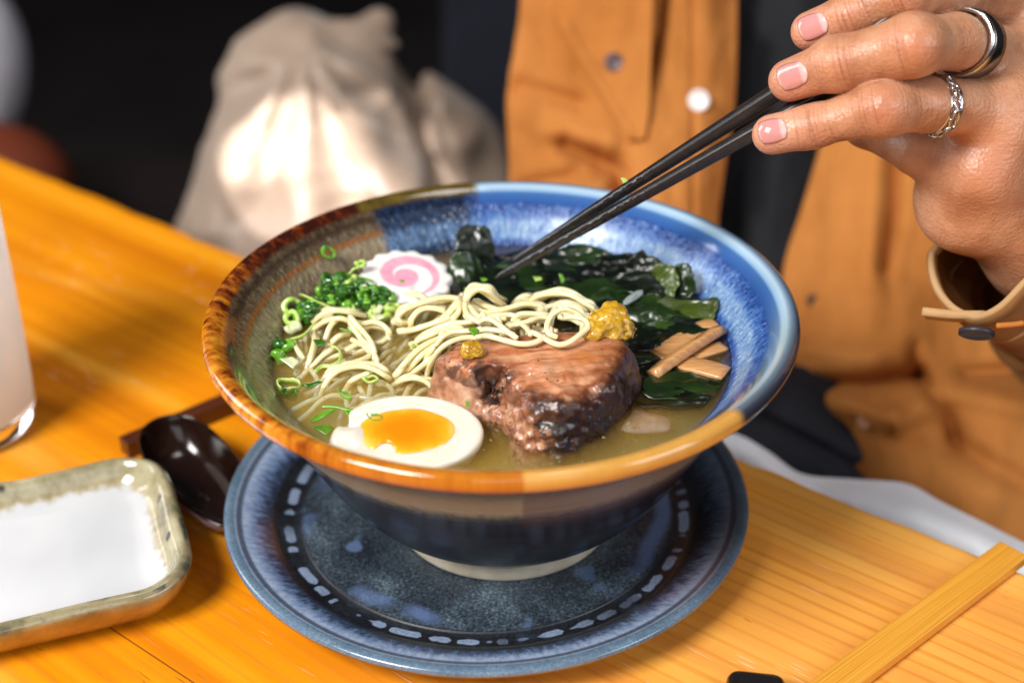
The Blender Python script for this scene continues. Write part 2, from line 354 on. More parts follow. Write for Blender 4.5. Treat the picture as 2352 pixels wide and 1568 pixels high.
def mat_bowl_out():
    m = M("bowl_glaze_outside"); x, y, z, r, cx, cy = m.cyl()
    st = m.noise(m.comb(m.math('MULTIPLY', cx, 30), m.math('MULTIPLY', cy, 30), m.math('MULTIPLY', z, 420)), 1, 4, .65)
    low = m.noise(m.comb(m.math('MULTIPLY', cx, 3), m.math('MULTIPLY', cy, 3), m.math('MULTIPLY', z, 60)), 1, 2)
    zz = m.math('ADD', z, m.math('MULTIPLY', m.math('SUBTRACT', st, .5), .006))
    c = m.ramp(m.step(zz, .008, .100), [(.0, (.010, .011, .015)), (.62, (.008, .010, .020)), (.72, (.014, .020, .036)), (.775, (.055, .075, .088)), (.83, (.27, .29, .25)), (.90, (.24, .26, .22)), (.96, (.11, .13, .13)), (.99, (.012, .014, .022))])
    rt = m.math('MULTIPLY', m.step(cx, .062, .085), m.step(z, .060, .075))
    c = m.mix(m.math('MULTIPLY', rt, .55), c, (.085, .050, .060, 1))
    ln = m.math('ABSOLUTE', m.math('SUBTRACT', z, .0205)); c = m.mix(m.step(ln, .0012, .0004, 0, .7), c, (.13, .15, .13, 1))
    rings = m.noise(m.comb(m.math('MULTIPLY', cx, 1.5), m.math('MULTIPLY', cy, 1.5), m.math('MULTIPLY', z, 380)), 1, 3)
    return m.set(col=c, rough=.22, nrm=m.bump(rings, .25, .0008), coat=.2, coatr=.12)
def mat_foot():
    m = M("bare_stoneware"); n = m.noise(scale=90, det=4); return m.set(col=m.ramp(n, [(.3, (.42, .36, .27)), (.7, (.60, .54, .43))]), rough=.75, nrm=m.bump(m.noise(scale=900, det=2), .2, .0004))
BPO = [(.0, .0165), (.034, .0165), (.0385, .0150), (.0398, .0085), (.0418, .0080), (.0436, .0084), (.0442, .0110), (.0440, .0150)]
BPW = [(.0440, .0150), (.0452, .0175), (.0500, .0205), (.0570, .0262), (.0650, .0350), (.0725, .0460), (.0795, .0585), (.0858, .0700), (.0915, .0805), (.0968, .0895), (.1010, .0945), (.1042, .0972), (.1070, .0982)]
BPR = [(.1070, .0982), (.1092, .0994), (.1106, .1014), (.1110, .1036), (.1104, .1054), (.1089, .1064), (.1069, .1063), (.1048, .1052), (.1022, .1030), (.0990, .0998), (.0955, .0962), (.0915, .0911), (.0872, .0860), (.0800, .0760), (.0700, .0620), (.0560, .0450), (.0380, .0310), (.0200, .0265), (.0, .0255)]
def dens(pr, k):
    P = np.column_stack([np.array(pr), np.zeros(len(pr))]); return catmull(P, (len(pr) - 1) * k + 1)[:, :2]
bowl = thing("ramen_bowl", (0, 0, 0), "large flared ramen bowl glazed blue and amber on the round plate", "bowl")
bwob = lambda V, th: V * (1 + .0022 * np.sin(2 * th + .7) + .0012 * np.sin(3 * th))[None, :, None] ** np.array([1, 1, 0])
V, F, s_ = lathe(dens(BPO, 3), 160); mobj("foot", V, F, mat_foot(), bowl)
pw = dens(BPW, 4)
V, F, s_ = lathe(pw, 200); mobj("outer_wall", V, F, mat_bowl_out(), bowl)
V, F, s_ = lathe(dens(BPR, 4), 256); mobj("glazed_interior", V, F, mat_bowl_in(), bowl)

# ================================================================ PLATE
PX, PY = -.0074, .0043
def mat_plate():
    m = M("plate_glaze"); x, y, z, r, cx, cy = m.cyl()
    st = m.noise(m.comb(m.math('MULTIPLY', cx, 45), m.math('MULTIPLY', cy, 45), m.math('MULTIPLY', r, 240)), 1, 3, .65)
    sp = m.noise(scale=900, det=3, rough=.65); md = m.noise(scale=60, det=3)
    f = m.math('ADD', m.math('MULTIPLY', m.math('SUBTRACT', sp, .5), 1.3), m.math('MULTIPLY', m.math('ADD', md, .02), .9))
    c = m.ramp(f, [(.25, (.010, .013, .020)), (.50, (.032, .046, .062)), (.72, (.080, .115, .145)), (.95, (.20, .26, .30))])
    # brushed bluish smears on the flat
    br = m.math('SUBTRACT', r, m.math('ADD', .064, m.math('MULTIPLY', m.noise(m.comb(cx, cy, 2.2), 1.4, 2), .016)))
    bm_ = m.math('MULTIPLY', m.step(m.math('ABSOLUTE', br), .005, .001), m.step(m.noise(m.comb(cx, cy, 8.1), 2.3, 2), .44, .60))
    c = m.mix(m.math('MULTIPLY', bm_, .65), c, (.11, .17, .34, 1))
    blot = m.noise(m.comb(m.math('MULTIPLY', x, 55), m.math('MULTIPLY', y, 55), 4.4), 1, 2); c = m.mix(m.step(blot, .63, .72, 0, .5), c, (.13, .21, .40, 1))
    # dark groove, dashed line of pale drops, dark groove
    g = m.math('MULTIPLY', m.step(r, .0745, .0765), m.step(r, .0895, .0870)); c = m.mix(m.math('MULTIPLY', g, .82), c, (.006, .006, .008, 1))
    ang = m.math('ARCTAN2', y, x); a2 = m.math('MULTIPLY', ang, 6.2); wn = m.noise(m.comb(m.math('MULTIPLY', cx, 5), m.math('MULTIPLY', cy, 5), 1), 1, 2)
    fr = m.math('ABSOLUTE', m.math('SUBTRACT', m.math('FRACT', m.math('ADD', a2, m.math('MULTIPLY', wn, 3.2))), .5))
    wd_ = m.math('ADD', .0003, m.math('MULTIPLY', m.step(fr, .42, .12), .0017))
    dr = m.math('ABSOLUTE', m.math('SUBTRACT', r, m.math('ADD', .0796, m.math('MULTIPLY', wn, .0030))))
    dash = m.math('MULTIPLY', m.step(m.math('ADD', m.math('SUBTRACT', dr, wd_), m.math('MULTIPLY', m.math('SUBTRACT', sp, .5), .0012)), .0004, -.0006), m.step(m.math('ADD', fr, m.math('MULTIPLY', m.math('SUBTRACT', wn, .45), .9)), .40, .34))
    c = m.mix(m.math('MULTIPLY', dash, m.step(m.noise(m.comb(m.math('MULTIPLY', cx, 2), m.math('MULTIPLY', cy, 2), 6), 1, 2), .36, .56, .25, .85)), c, m.ramp(sp, [(.3, (.14, .20, .34)), (.7, (.34, .42, .56))]))
    # streaked blue shoulder and steel blue rim
    s2 = m.math('ADD', m.step(r, .0865, .1000, 0, .55), m.math('MULTIPLY', st, .75))
    sh = m.ramp(s2, [(.30, (.010, .012, .020)), (.50, (.040, .065, .13)), (.70, (.16, .24, .42)), (.95, (.36, .45, .62))])
    tw = m.noise(m.comb(m.math('MULTIPLY', cx, 1.6), m.math('MULTIPLY', cy, 1.6), 0), 1, 1)
    plate_shade = m.step(m.math('ADD', m.math('MULTIPLY', cx, .8), m.math('MULTIPLY', cy, .45)), .1, .75)  # bowl's shadow painted into shoulder and rim at the right back
    sh = m.mix(m.math('MULTIPLY', plate_shade, .72), sh, (.008, .009, .013, 1))
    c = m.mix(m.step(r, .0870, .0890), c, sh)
    dr2 = m.math('MULTIPLY', m.step(r, .0985, .1000), m.step(r, .1022, .1010)); c = m.mix(m.math('MULTIPLY', dr2, .8), c, (.018, .026, .048, 1))
    rimc = m.ramp(m.math('ADD', m.math('MULTIPLY', sp, .6), m.math('MULTIPLY', md, .4)), [(.3, (.055, .095, .15)), (.55, (.13, .20, .28)), (.8, (.26, .35, .42))])
    rimc = m.mix(m.math('MULTIPLY', plate_shade, .6), rimc, (.020, .026, .035, 1))
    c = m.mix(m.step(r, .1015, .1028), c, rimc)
    c = m.mix(m.step(z, .0105, .0085), c, (.26, .15, .055, 1)) if False else c
    return m.set(col=c, rough=m.step(r, .074, .09, .42, .20), nrm=m.bump(m.math('ADD', m.math('MULTIPLY', sp, .4), m.math('MULTIPLY', st, .3)), .25, .0005), coat=m.step(r, .074, .09, .0, .45), coatr=.10)
def mat_plate_under():
    m = M("plate_bare_clay"); n = m.noise(scale=70, det=4); return m.set(col=m.ramp(n, [(.3, (.16, .085, .028)), (.7, (.32, .19, .07))]), rough=.5)
PT = [(0, .0078), (.03, .0078), (.06, .0080), (.0745, .0082), (.0765, .0076), (.0790, .0074), (.0815, .0080), (.0850, .0088), (.0900, .0112), (.0960, .0142), (.1005, .0160), (.1030, .0170), (.1050, .0172), (.1062, .0166), (.1066, .0154)]
PU = [(.1066, .0154), (.1058, .0138), (.1020, .0118), (.0940, .0080), (.0860, .0045), (.0770, .0030), (.0720, .0024), (.0710, .0003), (.0680, .0003), (.0670, .0026), (0, .0034)]
plate = thing("saucer_plate", (PX, PY, 0), "round slate blue plate with a dashed pale ring under the bowl", "plate")
V, F, s_ = lathe(dens(PT, 4), 256); mobj("glazed_top", V + np.array([PX, PY, 0]), F, mat_plate(), plate)
V, F, s_ = lathe(dens(PU, 3), 192); mobj("clay_underside", V + np.array([PX, PY, 0]), F, mat_plate_under(), plate)

# ================================================================ SMALL SQUARE DISH
DU = np.array([.943, .334, 0]); DV = np.array([-.334, .943, 0])
def rrect(a, b, rad, n=40):
    P = []
    for qx, qy, a0 in ((1, 1, 0), (-1, 1, 90), (-1, -1, 180), (1, -1, 270)):
        for k in range(n):
            t = math.radians(a0 + 90 * k / (n - 1)); P.append((qx * (a - rad) + rad * math.cos(t), qy * (b - rad) + rad * math.sin(t)))
    P = np.array(P); Q = [P[0]]
    L = np.r_[0, np.cumsum(np.linalg.norm(np.diff(np.vstack([P, P[:1]]), axis=0), axis=1))]; s = np.linspace(0, L[-1], 240, endpoint=False)
    PP = np.vstack([P, P[:1]]); return np.column_stack([np.interp(s, L, PP[:, 0]), np.interp(s, L, PP[:, 1])])
dprof = [(.030, .0030), (.0165, .0005), (.0125, .0006), (.0090, .0028), (.0045, .0080), (.0012, .0140), (.0000, .0185), (.0006, .0200), (.0022, .0211), (.0040, .0209), (.0058, .0190), (.0078, .0158), (.0108, .0128), (.0155, .0107), (.0215, .0098), (.032, .0095), (.042, .0095)]
dp = catmull(np.column_stack([np.array(dprof), np.arange(len(dprof))]), 81)
DC = -.1985 * DU + .0315 * DV; rows = []; pa = []
for ins, zz, q in dp:
    P = rrect(.0715 - ins, .0475 - ins, max(.0200 - ins * .75, .004)); w = np.column_stack([P, np.zeros(len(P))])
    wv = DC + P[:, :1] * DU + P[:, 1:] * DV
    nz = fbm(np.column_stack([wv[:, :2], np.zeros(len(P))]), 32, 5, 2)
    k = np.clip(zz / .0222, 0, 1); wv = wv + (nz * .0011 * k)[:, None] * (DU * P[:, :1] + DV * P[:, 1:]) / .05; wv[:, 2] = zz + nz * .0010 * k * (q > 4) * (q < 13)
    rows.append(wv); pa += [q] * len(P)
G = np.stack(rows); F = gridfaces(len(dp), 240, wrap=True); F.append(tuple(reversed(range(240)))) ; F.append(tuple(range((len(dp) - 1) * 240, len(dp) * 240)))
def mat_dish():
    m = M("dish_glaze"); q = m.attr("profile"); n = m.noise(scale=70, det=4, rough=.65); lo = m.noise(scale=22, det=2); dr = m.noise(m.map(m.obj, sc=(1, 1, .25)), 260, 2)
    olive = m.ramp(n, [(.28, (.075, .080, .055)), (.44, (.24, .205, .11)), (.60, (.36, .32, .19)), (.80, (.46, .43, .29))])
    edge = m.math('MULTIPLY', m.step(m.math('ABSOLUTE', m.math('SUBTRACT', q, 7.2)), 1.2, .2), m.step(n, .48, .60)); olive = m.mix(m.math('MULTIPLY', edge, .85), olive, (.028, .040, .045, 1))
    side = m.ramp(n, [(.3, (.24, .125, .028)), (.7, (.42, .24, .060))])
    c = m.mix(m.step(m.math('ADD', q, m.math('MULTIPLY', m.math('SUBTRACT', lo, .5), 3)), 5.6, 6.6), side, olive)
    qq = m.math('ADD', q, m.math('ADD', m.math('MULTIPLY', m.math('SUBTRACT', dr, .5), 1.5), m.math('MULTIPLY', m.math('SUBTRACT', lo, .5), 2.2)))
    c = m.mix(m.step(qq, 11.2, 12.2), c, (.40, .33, .19, 1)); c = m.mix(m.step(qq, 11.7, 12.6), c, m.ramp(lo, [(.3, (.50, .51, .535)), (.7, (.58, .59, .61))]))
    sp = m.vor(scale=60); c = m.mix(m.math('MULTIPLY', m.step(sp, .16, .08), m.math('MULTIPLY', m.step(q, 8, 9), m.step(q, 11.8, 11))), c, (.012, .012, .012, 1))
    return m.set(col=c, rough=.16, coat=.5, coatr=.06, nrm=m.bump(n, .12, .0006))
ds = mobj("square_dish", G.reshape(-1, 3), F, mat_dish(), origin=tuple(DC), attrs={"profile": pa}); fix_normals(ds)
tag(ds, "small square stoneware dish with white inside and olive rim", "dish")

# ================================================================ GLASS OF MILKY DRINK
GC = np.array([-.2475, .0790, 0])
mg = M("clear_glass"); mg.set(col=(1, 1, 1, 1), rough=.02, trans=1.0, ior=1.45)
mt_ = M("thin_glass"); mt_.nt.nodes.remove(mt_.b); _t = mt_.new("ShaderNodeBsdfTransparent"); _g = mt_.new("ShaderNodeBsdfGlossy"); _g.inputs["Roughness"].default_value = .03; _m = mt_.new("ShaderNodeMixShader")
_m.inputs[0].default_value = .07; mt_.nt.links.new(_t.outputs[0], _m.inputs[1]); mt_.nt.links.new(_g.outputs[0], _m.inputs[2]); mt_.nt.links.new(_m.outputs[0], mt_.out.inputs[0])
gl = thing("drinking_glass", GC, "tall clear glass of milky drink cut by the left frame edge", "glass")
V, F, s_ = lathe(dens([(0, .0005), (.024, .0005), (.0285, .0016), (.0312, .0060), (.0318, .0120), (.0300, .0118), (.0270, .0106), (0, .0100)], 4), 96); mobj("glass_base", V + GC, F, mg.m, gl)
V, F, s_ = lathe(dens([(.0319, .0122), (.0323, .018), (.0332, .05), (.0345, .135)], 6), 96); mobj("glass_wall", V + GC, F, mt_.m, gl)
mk = M("milky_drink"); zz = mk.sep(mk.obj)[2]; mk.set(col=mk.ramp(mk.step(zz, .0, .09), [(0, (.62, .52, .36)), (.45, (.90, .87, .78)), (1, (.93, .93, .92))]), rough=.3)
_d = mk.new("ShaderNodeBsdfTranslucent"); _d.inputs[0].default_value = (.955, .98, .99, 1); _x = mk.new("ShaderNodeMixShader"); _x.inputs[0].default_value = .62
mk.nt.links.new(mk.b.outputs[0], _x.inputs[1]); mk.nt.links.new(_d.outputs[0], _x.inputs[2]); mk.nt.links.new(_x.outputs[0], mk.out.inputs[0])
V, F, s_ = lathe(dens([(0, .0106), (.024, .0112), (.0296, .0126), (.0316, .0165), (.0329, .05), (.0341, .122), (.0336, .1235), (0, .1230)], 4), 96); mobj("drink", V + GC, F, mk.m, gl)

# ================================================================ SPOON, STICK, BAMBOO STRIP, BLACK CORNER
def mat_lacquer(name, c0, c1, rough=.12):
    m = M(name); n = m.noise(scale=30, det=3); return m.set(col=m.ramp(n, [(.3, c0), (.7, c1)]), rough=rough, coat=.15, coatr=max(rough, .05))
SA = onz(364, 970, .0205); SB = onz(560, 1204, .0112); SC = (SA + SB) / 2; su = unit(SB - SA); sv = unit(np.cross([0, 0, 1], su)); sl = np.linalg.norm(SB - SA) / 2
sw = .0168
sp_ = thing("soup_spoon", (SC[0], SC[1], 0), "dark brown lacquered soup spoon leaning beside the plate", "spoon")
prs = [(.30, .0005), (.55, .0008), (.74, .0040), (.90, .0090), (.985, .0140), (1.0, .0152), (.985, .0158), (.955, .0150), (.88, .0112), (.72, .0066), (.50, .0042), (.25, .0034), (.02, .0032)]
pp = catmull(np.column_stack([np.array(prs), np.zeros(len(prs))]), 50); th = np.arange(96) / 96 * 2 * math.pi; rows = []
for k_, (kk, zz, _) in enumerate(pp):
    ca, sa = np.cos(th), np.sin(th); ex = 1.0 + .06 * np.abs(np.sin(2 * th)) ** 2
    fac = 1 + .018 * np.sign(np.cos(9 * th)) * (k_ < 20)
    P = SC + (kk * sl * ca * ex * fac)[:, None] * su + (kk * sw * sa * ex * (1 - .12 * ca) * fac)[:, None] * sv; P[:, 2] = zz * 1.12 * (1 - .33 * ca); rows.append(P)
G = np.stack(rows); F = gridfaces(len(pp), 96, wrap=True); F.append(tuple(reversed(range(96)))); F.append(tuple(range((len(pp) - 1) * 96, len(pp) * 96)))
fi = [0 if k < 96 * 19 else 1 for k in range(len(F))]; fi[-2] = 0; fi[-1] = 1
o = mobj("spoon_bowl", G.reshape(-1, 3), F, [mat_lacquer("sheen_lacquer", (.20, .14, .145), (.28, .20, .21), .16), mat_lacquer("dark_lacquer_inside", (.008, .003, .002), (.014, .005, .003), .16)], sp_, midx=fi); fix_normals(o)  # outer lacquer lightened to mauve: bright reflections painted into its colour
SC = SC * np.array([1, 1, 0]) + np.array([0, 0, .0150]); su = unit(su * np.array([1, 1, 0]))
hp = [SC + su * (sl * .86) + np.array([0, 0, -.0085]), SC + su * (sl * 1.10) + np.array([0, 0, -.0128]), SC + su * (sl * 1.55) + np.array([0, 0, -.0130])]
V, F = tube(catmull(hp, 16), .0018, 12); mobj("handle", V, F, bpy.data.materials["sheen_lacquer"], sp_)
A = onz(288, 1046, 0); B = onz(720, 862, 0); c = (A + B) / 2 + np.array([0, 0, .0042]); ax = unit(B - A)
V, F = boxmesh(c, [ax, np.cross([0, 0, 1], ax), [0, 0, 1]], (np.linalg.norm(B - A) / 2, .0042, .0042), .0008)
tag(mobj("wooden_stick", V, F, mat_lacquer("dark_brown_wood", (.06, .014, .006), (.11, .028, .010), .3), smooth=False), "dark brown square stick lying behind the spoon and bowl", "stick")
def mat_bamboo(ax, ay):
    m = M("bamboo"); u = m.vec('DOT_PRODUCT', m.obj, tuple(ax)); v = m.vec('DOT_PRODUCT', m.obj, tuple(ay))
    n = m.noise(m.comb(m.math('MULTIPLY', u, 10), m.math('MULTIPLY', v, 2200), 0), 1, 3, .6); b = m.noise(m.comb(m.math('MULTIPLY', u, 6), m.math('MULTIPLY', v, 60), 2), 1, 2)
    c = m.ramp(n, [(.25, (.50, .185, .012)), (.5, (.74, .33, .035)), (.75, (.84, .46, .09))]); c = m.mix(m.step(b, .5, .75, 0, .4), c, (.60, .24, .012, 1))
    return m.set(col=c, rough=.33, nrm=m.bump(n, .25, .0004), coat=.2, coatr=.2)
zt = .0052
A = (onz(2294, 1243, zt) + onz(2366, 1272, zt)) / 2; B = (onz(1862, 1568, zt) + onz(1966, 1568, zt)) / 2; ax = unit(A - B); ay = np.cross([0, 0, 1], ax); B = B - ax * .05
wd2 = .5 * abs((onz(2366, 1272, zt) - onz(2294, 1243, zt)) @ ay)
c = (A + B) / 2; c[2] = zt / 2 + .0003
V, F = boxmesh(c, [ax, ay, [0, 0, 1]], (np.linalg.norm(A - B) / 2, wd2, zt / 2), .0011)
tag(mobj("bamboo_strip", V, F, mat_bamboo(ax, ay), smooth=False), "flat golden bamboo strip jutting over the table corner at right", "strip")
c = onz(1722, 1600, .004); ax = unit(onz(1760, 1600, 0) - onz(1680, 1600, 0)); ay = np.cross([0, 0, 1], ax); ax2 = unit(ax - .15 * ay); ay = np.cross([0, 0, 1], ax2)
V, F = boxmesh(c + np.array([0, -.012, .001]), [ax2, ay, [0, 0, 1]], (.0105, .021, .0049), .0046, 5)
tag(mobj("chopstick_rest", V, F, mat_lacquer("black_lacquer", (.006, .006, .007), (.014, .014, .015), .25)), "small rounded black rest cut off by the bottom frame edge", "rest")

# ================================================================ BROTH
ZB = .0860
def mat_broth():
    m = M("cloudy_broth"); nt = m.nt; nt.nodes.remove(m.b)
    tr = m.new("ShaderNodeBsdfTransparent"); gl_ = m.new("ShaderNodeBsdfGlossy"); fr = m.new("ShaderNodeFresnel"); mx = m.new("ShaderNodeMixShader")
    b = m.bump(m.math('ADD', m.noise(scale=70, det=2), m.math('MULTIPLY', m.noise(scale=420, det=2), .06)), .10, .0012)
    fr.inputs[0].default_value = 1.34; gl_.inputs["Roughness"].default_value = .04; nt.links.new(b, fr.inputs["Normal"]); nt.links.new(b, gl_.inputs["Normal"])
    nt.links.new(fr.outputs[0], mx.inputs[0]); nt.links.new(tr.outputs[0], mx.inputs[1]); nt.links.new(gl_.outputs[0], mx.inputs[2]); nt.links.new(mx.outputs[0], m.out.inputs["Surface"])
    vs = m.new("ShaderNodeVolumeScatter"); va = m.new("ShaderNodeVolumeAbsorption"); ad = m.new("ShaderNodeAddShader")
    vs.inputs["Color"].default_value = (1.0, .60, .12, 1); vs.inputs["Density"].default_value = 90; vs.inputs["Anisotropy"].default_value = 0
    va.inputs["Color"].default_value = (.85, .60, .10, 1); va.inputs["Density"].default_value = 3
    nt.links.new(vs.outputs[0], ad.inputs[0]); nt.links.new(va.outputs[0], ad.inputs[1]); nt.links.new(ad.outputs[0], m.out.inputs["Volume"])
    return m.m
br = [(0, .0245), (.0200, .0256), (.0385, .0300), (.0566, .0441), (.0707, .0613), (.0807, .0753), (.0875, .0848), (.0880, .0858), (.0862, ZB), (.05, ZB), (0, ZB)]
V, F, s_ = lathe(br, 160)
tag(mobj("broth", V, F, mat_broth(), origin=(0, 0, .0245)), "cloudy golden broth filling the ramen bowl", "broth", kind="stuff")

# zoom windows used to read positions off the photograph
def Z2(x, y): return 612.5 + x * .2604, 520.6 + y * .2604
def Z3(x, y): return 1163.75 + x * .2604, 490 + y * .2604
def Z7(x, y): return 980 + x * .23438, 704.4 + y * .23438
def Z6(x, y): return 673.75 + x * .2604, 826.9 + y * .2604
def N1(x, y): return 612.5 + x * .1953, 520.6 + y * .1953
def N2(x, y): return 888.1 + x * .1953, 612.5 + y * .1953
def N3(x, y): return 1010.6 + x * .15625, 490 + y * .15625
def N4(x, y): return 1286.25 + x * .25384, 520.6 + y * .25384
def at(zf, x, y, mm): return onz(*zf(x, y), ZB + mm * .001)

# ================================================================ NOODLES
def mat_noodle():
    m = M("wheat_noodle"); n = m.noise(scale=120, det=2); return m.set(col=m.ramp(n, [(.3, (.86, .70, .36)), (.7, (.90, .79, .50))]), rough=.18, sss=.45, ssss=.005, sssr=(1.0, .7, .3), coat=.8, coatr=.08, nrm=m.bump(n, .08, .001))
NM = mat_noodle(); rng = np.random.default_rng(5)
NG = "noodle strands tangled in the ramen bowl"
def noodle(P, label, r=.00107):
    P = catmull(np.asarray(P), max(18, 7 * len(P)))
    rr = r * (1 + .07 * vnoise(P, 60, 3)); V, F = tube(P, rr, 10); o = mobj("noodle", V, F, NM); tag(o, label, "noodle", NG); return o
HEAP = [(N2, [(890, 500, 9), (945, 380, 14), (1010, 300, 17), (1110, 262, 19), (1210, 300, 18), (1300, 390, 13), (1390, 460, 7)], "noodle arching highest at the back of the heap by the seaweed"),
 (N2, [(80, 345, 3), (250, 330, 5), (400, 345, 6), (480, 390, 6), (560, 400, 6)], "pale noodle running along the lower edge of the pink fish cake"),
 (N2, [(230, 660, 6), (150, 640, 8), (140, 580, 9), (210, 510, 11), (340, 450, 12), (500, 400, 13), (650, 365, 13), (780, 365, 13), (880, 400, 12)], "noodle making the wide outer loop left of the heap"),
 (N2, [(285, 720, 5), (290, 630, 9), (350, 540, 11), (450, 490, 12), (560, 490, 12), (680, 520, 11)], "noodle making the narrower inner loop left of the heap"),
 (N2, [(150, 770, 3), (300, 745, 6), (450, 700, 8), (600, 650, 10), (740, 600, 11)], None),
 (N2, [(360, 860, 2), (450, 790, 6), (600, 720, 9), (760, 665, 11), (900, 660, 12), (1040, 640, 13)], None),
 (N2, [(860, 400, 13), (800, 480, 13), (720, 580, 11), (700, 660, 9)], None), (N2, [(860, 410, 14), (850, 520, 14), (800, 610, 11), (780, 680, 9)], None),
 (N2, [(920, 430, 15), (930, 530, 15), (990, 600, 15), (1090, 650, 15), (1180, 650, 15)], None), (N2, [(975, 470, 14.5), (1050, 560, 14.5), (1130, 620, 14)], None),
 (N2, [(1100, 650, 15), (1160, 622, 17), (1240, 630, 18), (1330, 690, 18.5), (1430, 770, 18.5), (1530, 840, 18)], "thick noodle slanting down onto the meat beside the green flake"),
 (N2, [(960, 440, 9), (1130, 530, 10), (1280, 525, 10), (1450, 480, 11), (1600, 440, 12), (1760, 450, 11), (1880, 520, 8)], None),
 (N2, [(1030, 400, 9), (1150, 455, 9), (1290, 500, 9), (1390, 490, 8)], None), (N2, [(1150, 600, 8), (1300, 575, 10), (1440, 565, 10), (1560, 590, 10)], None),
 (N2, [(1020, 470, 7), (1120, 560, 8), (1240, 600, 9), (1400, 610, 9)], None),
 (N3, [(1300, 1320, 4), (1400, 1240, 8), (1560, 1190, 11), (1780, 1175, 13), (1960, 1215, 13), (2120, 1310, 12), (2240, 1390, 10), (2280, 1470, 7)], "long noodle arching over dark seaweed left of the big mustard dab"),
 (N3, [(1640, 1400, 4), (1720, 1330, 8), (1870, 1310, 10), (2020, 1350, 9), (2150, 1450, 7)], None), (N3, [(1070, 1350, 2), (1150, 1260, 6), (1270, 1210, 8), (1390, 1240, 5)], None),
 (N2, [(1480, 640, 10), (1560, 560, 13), (1680, 550, 13.5), (1800, 560, 13.5), (1900, 570, 13)], None),
 (N2, [(1420, 690, 12), (1530, 680, 15), (1680, 640, 16), (1800, 600, 16), (1900, 600, 16)], None), (N2, [(1440, 705, 14), (1560, 670, 15), (1640, 720, 16), (1700, 800, 17.5)], None),
 (N2, [(465, 1330, -3), (490, 1210, 3), (550, 1080, 10), (630, 970, 15), (740, 890, 18), (860, 845, 18.5), (960, 830, 18.5), (1040, 832, 18.5), (1150, 812, 18.5), (1260, 830, 18.5), (1400, 870, 18.5), (1550, 905, 18.5), (1680, 905, 18.5), (1790, 870, 18.5), (1850, 820, 18.5)], "long pale noodle draped along the upper edge of the meat"),
 (N2, [(590, 920, 11), (660, 830, 14), (780, 770, 15.5), (900, 760, 16.5), (1050, 750, 17), (1200, 740, 17.5), (1350, 760, 17.5), (1500, 800, 17)], None),
 (N2, [(90, 1280, 0), (200, 1150, 5), (330, 1010, 8), (450, 920, 10), (600, 850, 11), (760, 800, 12), (900, 790, 12)], None), (N2, [(150, 1300, -2), (280, 1180, 3), (400, 1050, 7), (520, 960, 9), (640, 890, 11)], None),
 (N2, [(395, 1300, -3), (430, 1170, 2), (490, 1040, 8), (560, 950, 12)], None), (N2, [(230, 1310, -2), (370, 1200, 3), (470, 1120, 6), (540, 1040, 8)], None),
 (N2, [(300, 930, 2), (390, 860, 5), (520, 800, 8), (700, 720, 10), (880, 680, 11)], None), (N2, [(560, 720, 7), (640, 620, 9), (740, 520, 11), (820, 420, 12)], None),
 (Z7, [(1030, 250, 18), (1080, 270, 18.5), (1150, 310, 18.5), (1250, 360, 19), (1330, 370, 19), (1430, 330, 19.5), (1530, 250, 20), (1580, 200, 20.5), (1560, 140, 21), (1490, 110, 21.5), (1400, 100, 21), (1340, 112, 20)], "noodle curled into a pointed loop on top of the meat"),
 (Z7, [(1275, 300, 18.5), (1195, 260, 19.5), (1180, 180, 21), (1220, 90, 23), (1290, 40, 24), (1370, 25, 24), (1460, 60, 22), (1540, 125, 20)], "noodle curling upright inside the pointed loop near the mustard")]
LEFT = [(Z2, [(405, 840, 2), (500, 770, 6), (620, 740, 8), (750, 760, 6), (870, 785, 2)], "noodle arching in front of the green scallion clump"),
 (Z2, [(735, 790, 7), (830, 900, 6), (910, 1000, 4), (950, 1100, 2), (945, 1210, -2)], "straight pale noodle slanting down from under the arched one"),
 (Z2, [(515, 1000, -1), (560, 880, 3), (630, 810, 4)], None), (Z2, [(575, 1020, 0), (640, 965, 2), (725, 950, 0)], None),
 (Z2, [(840, 865, 3), (930, 840, 5), (1020, 865, 5), (1080, 930, 3), (1080, 990, -1)], "glossy noodle hooped beside the scallions"),
 (Z2, [(350, 1260, -2), (390, 1130, 2), (420, 1000, 3), (405, 930, 0)], None), (Z2, [(390, 1250, -1), (480, 1150, 1), (560, 1090, 2), (610, 1070, 0)], None),
 (Z2, [(235, 1010, 0), (280, 1100, 1), (330, 1170, -1)], None),
 (Z2, [(470, 1500, -4), (520, 1380, 1), (600, 1290, 4), (700, 1245, 5), (830, 1230, 5), (950, 1260, 4), (1040, 1310, 2), (1110, 1360, -3)], "long noodle arched over the broth behind the egg"),
 (Z2, [(670, 1480, -5), (730, 1380, -1), (800, 1330, 1), (900, 1290, 2)], None), (Z2, [(630, 1225, -1), (720, 1210, 1), (850, 1170, 1), (940, 1130, -1)], None),
 (Z2, [(1110, 1400, -3), (1200, 1350, 2), (1310, 1335, 4), (1410, 1370, 3), (1470, 1440, 0), (1490, 1530, -5)], "noodle hoop standing between the egg and the meat"),
 (Z2, [(960, 1400, -5), (1040, 1390, -2), (1100, 1430, -3), (1130, 1500, -6)], None), (Z2, [(300, 1330, -3), (400, 1230, -1), (520, 1180, -1), (640, 1130, 0)], None),
 (Z2, [(380, 1240, -1), (420, 1300, -2), (470, 1380, -5)], None), (Z2, [(820, 940, 0), (900, 1010, 0), (1000, 1020, 0), (1090, 960, 0)], None),
 (Z2, [(560, 1350, -4), (660, 1290, -2), (760, 1280, -2), (860, 1330, -4)], None), (Z2, [(700, 1090, 0), (800, 1040, 1), (900, 1060, 0)], None)]
LAB = {"heap": "plain pale noodle strand woven into the middle of the heap", "left": "thin pale noodle half sunk in the broth at the left", "low": "noodle strand mostly buried under others in the golden broth"}
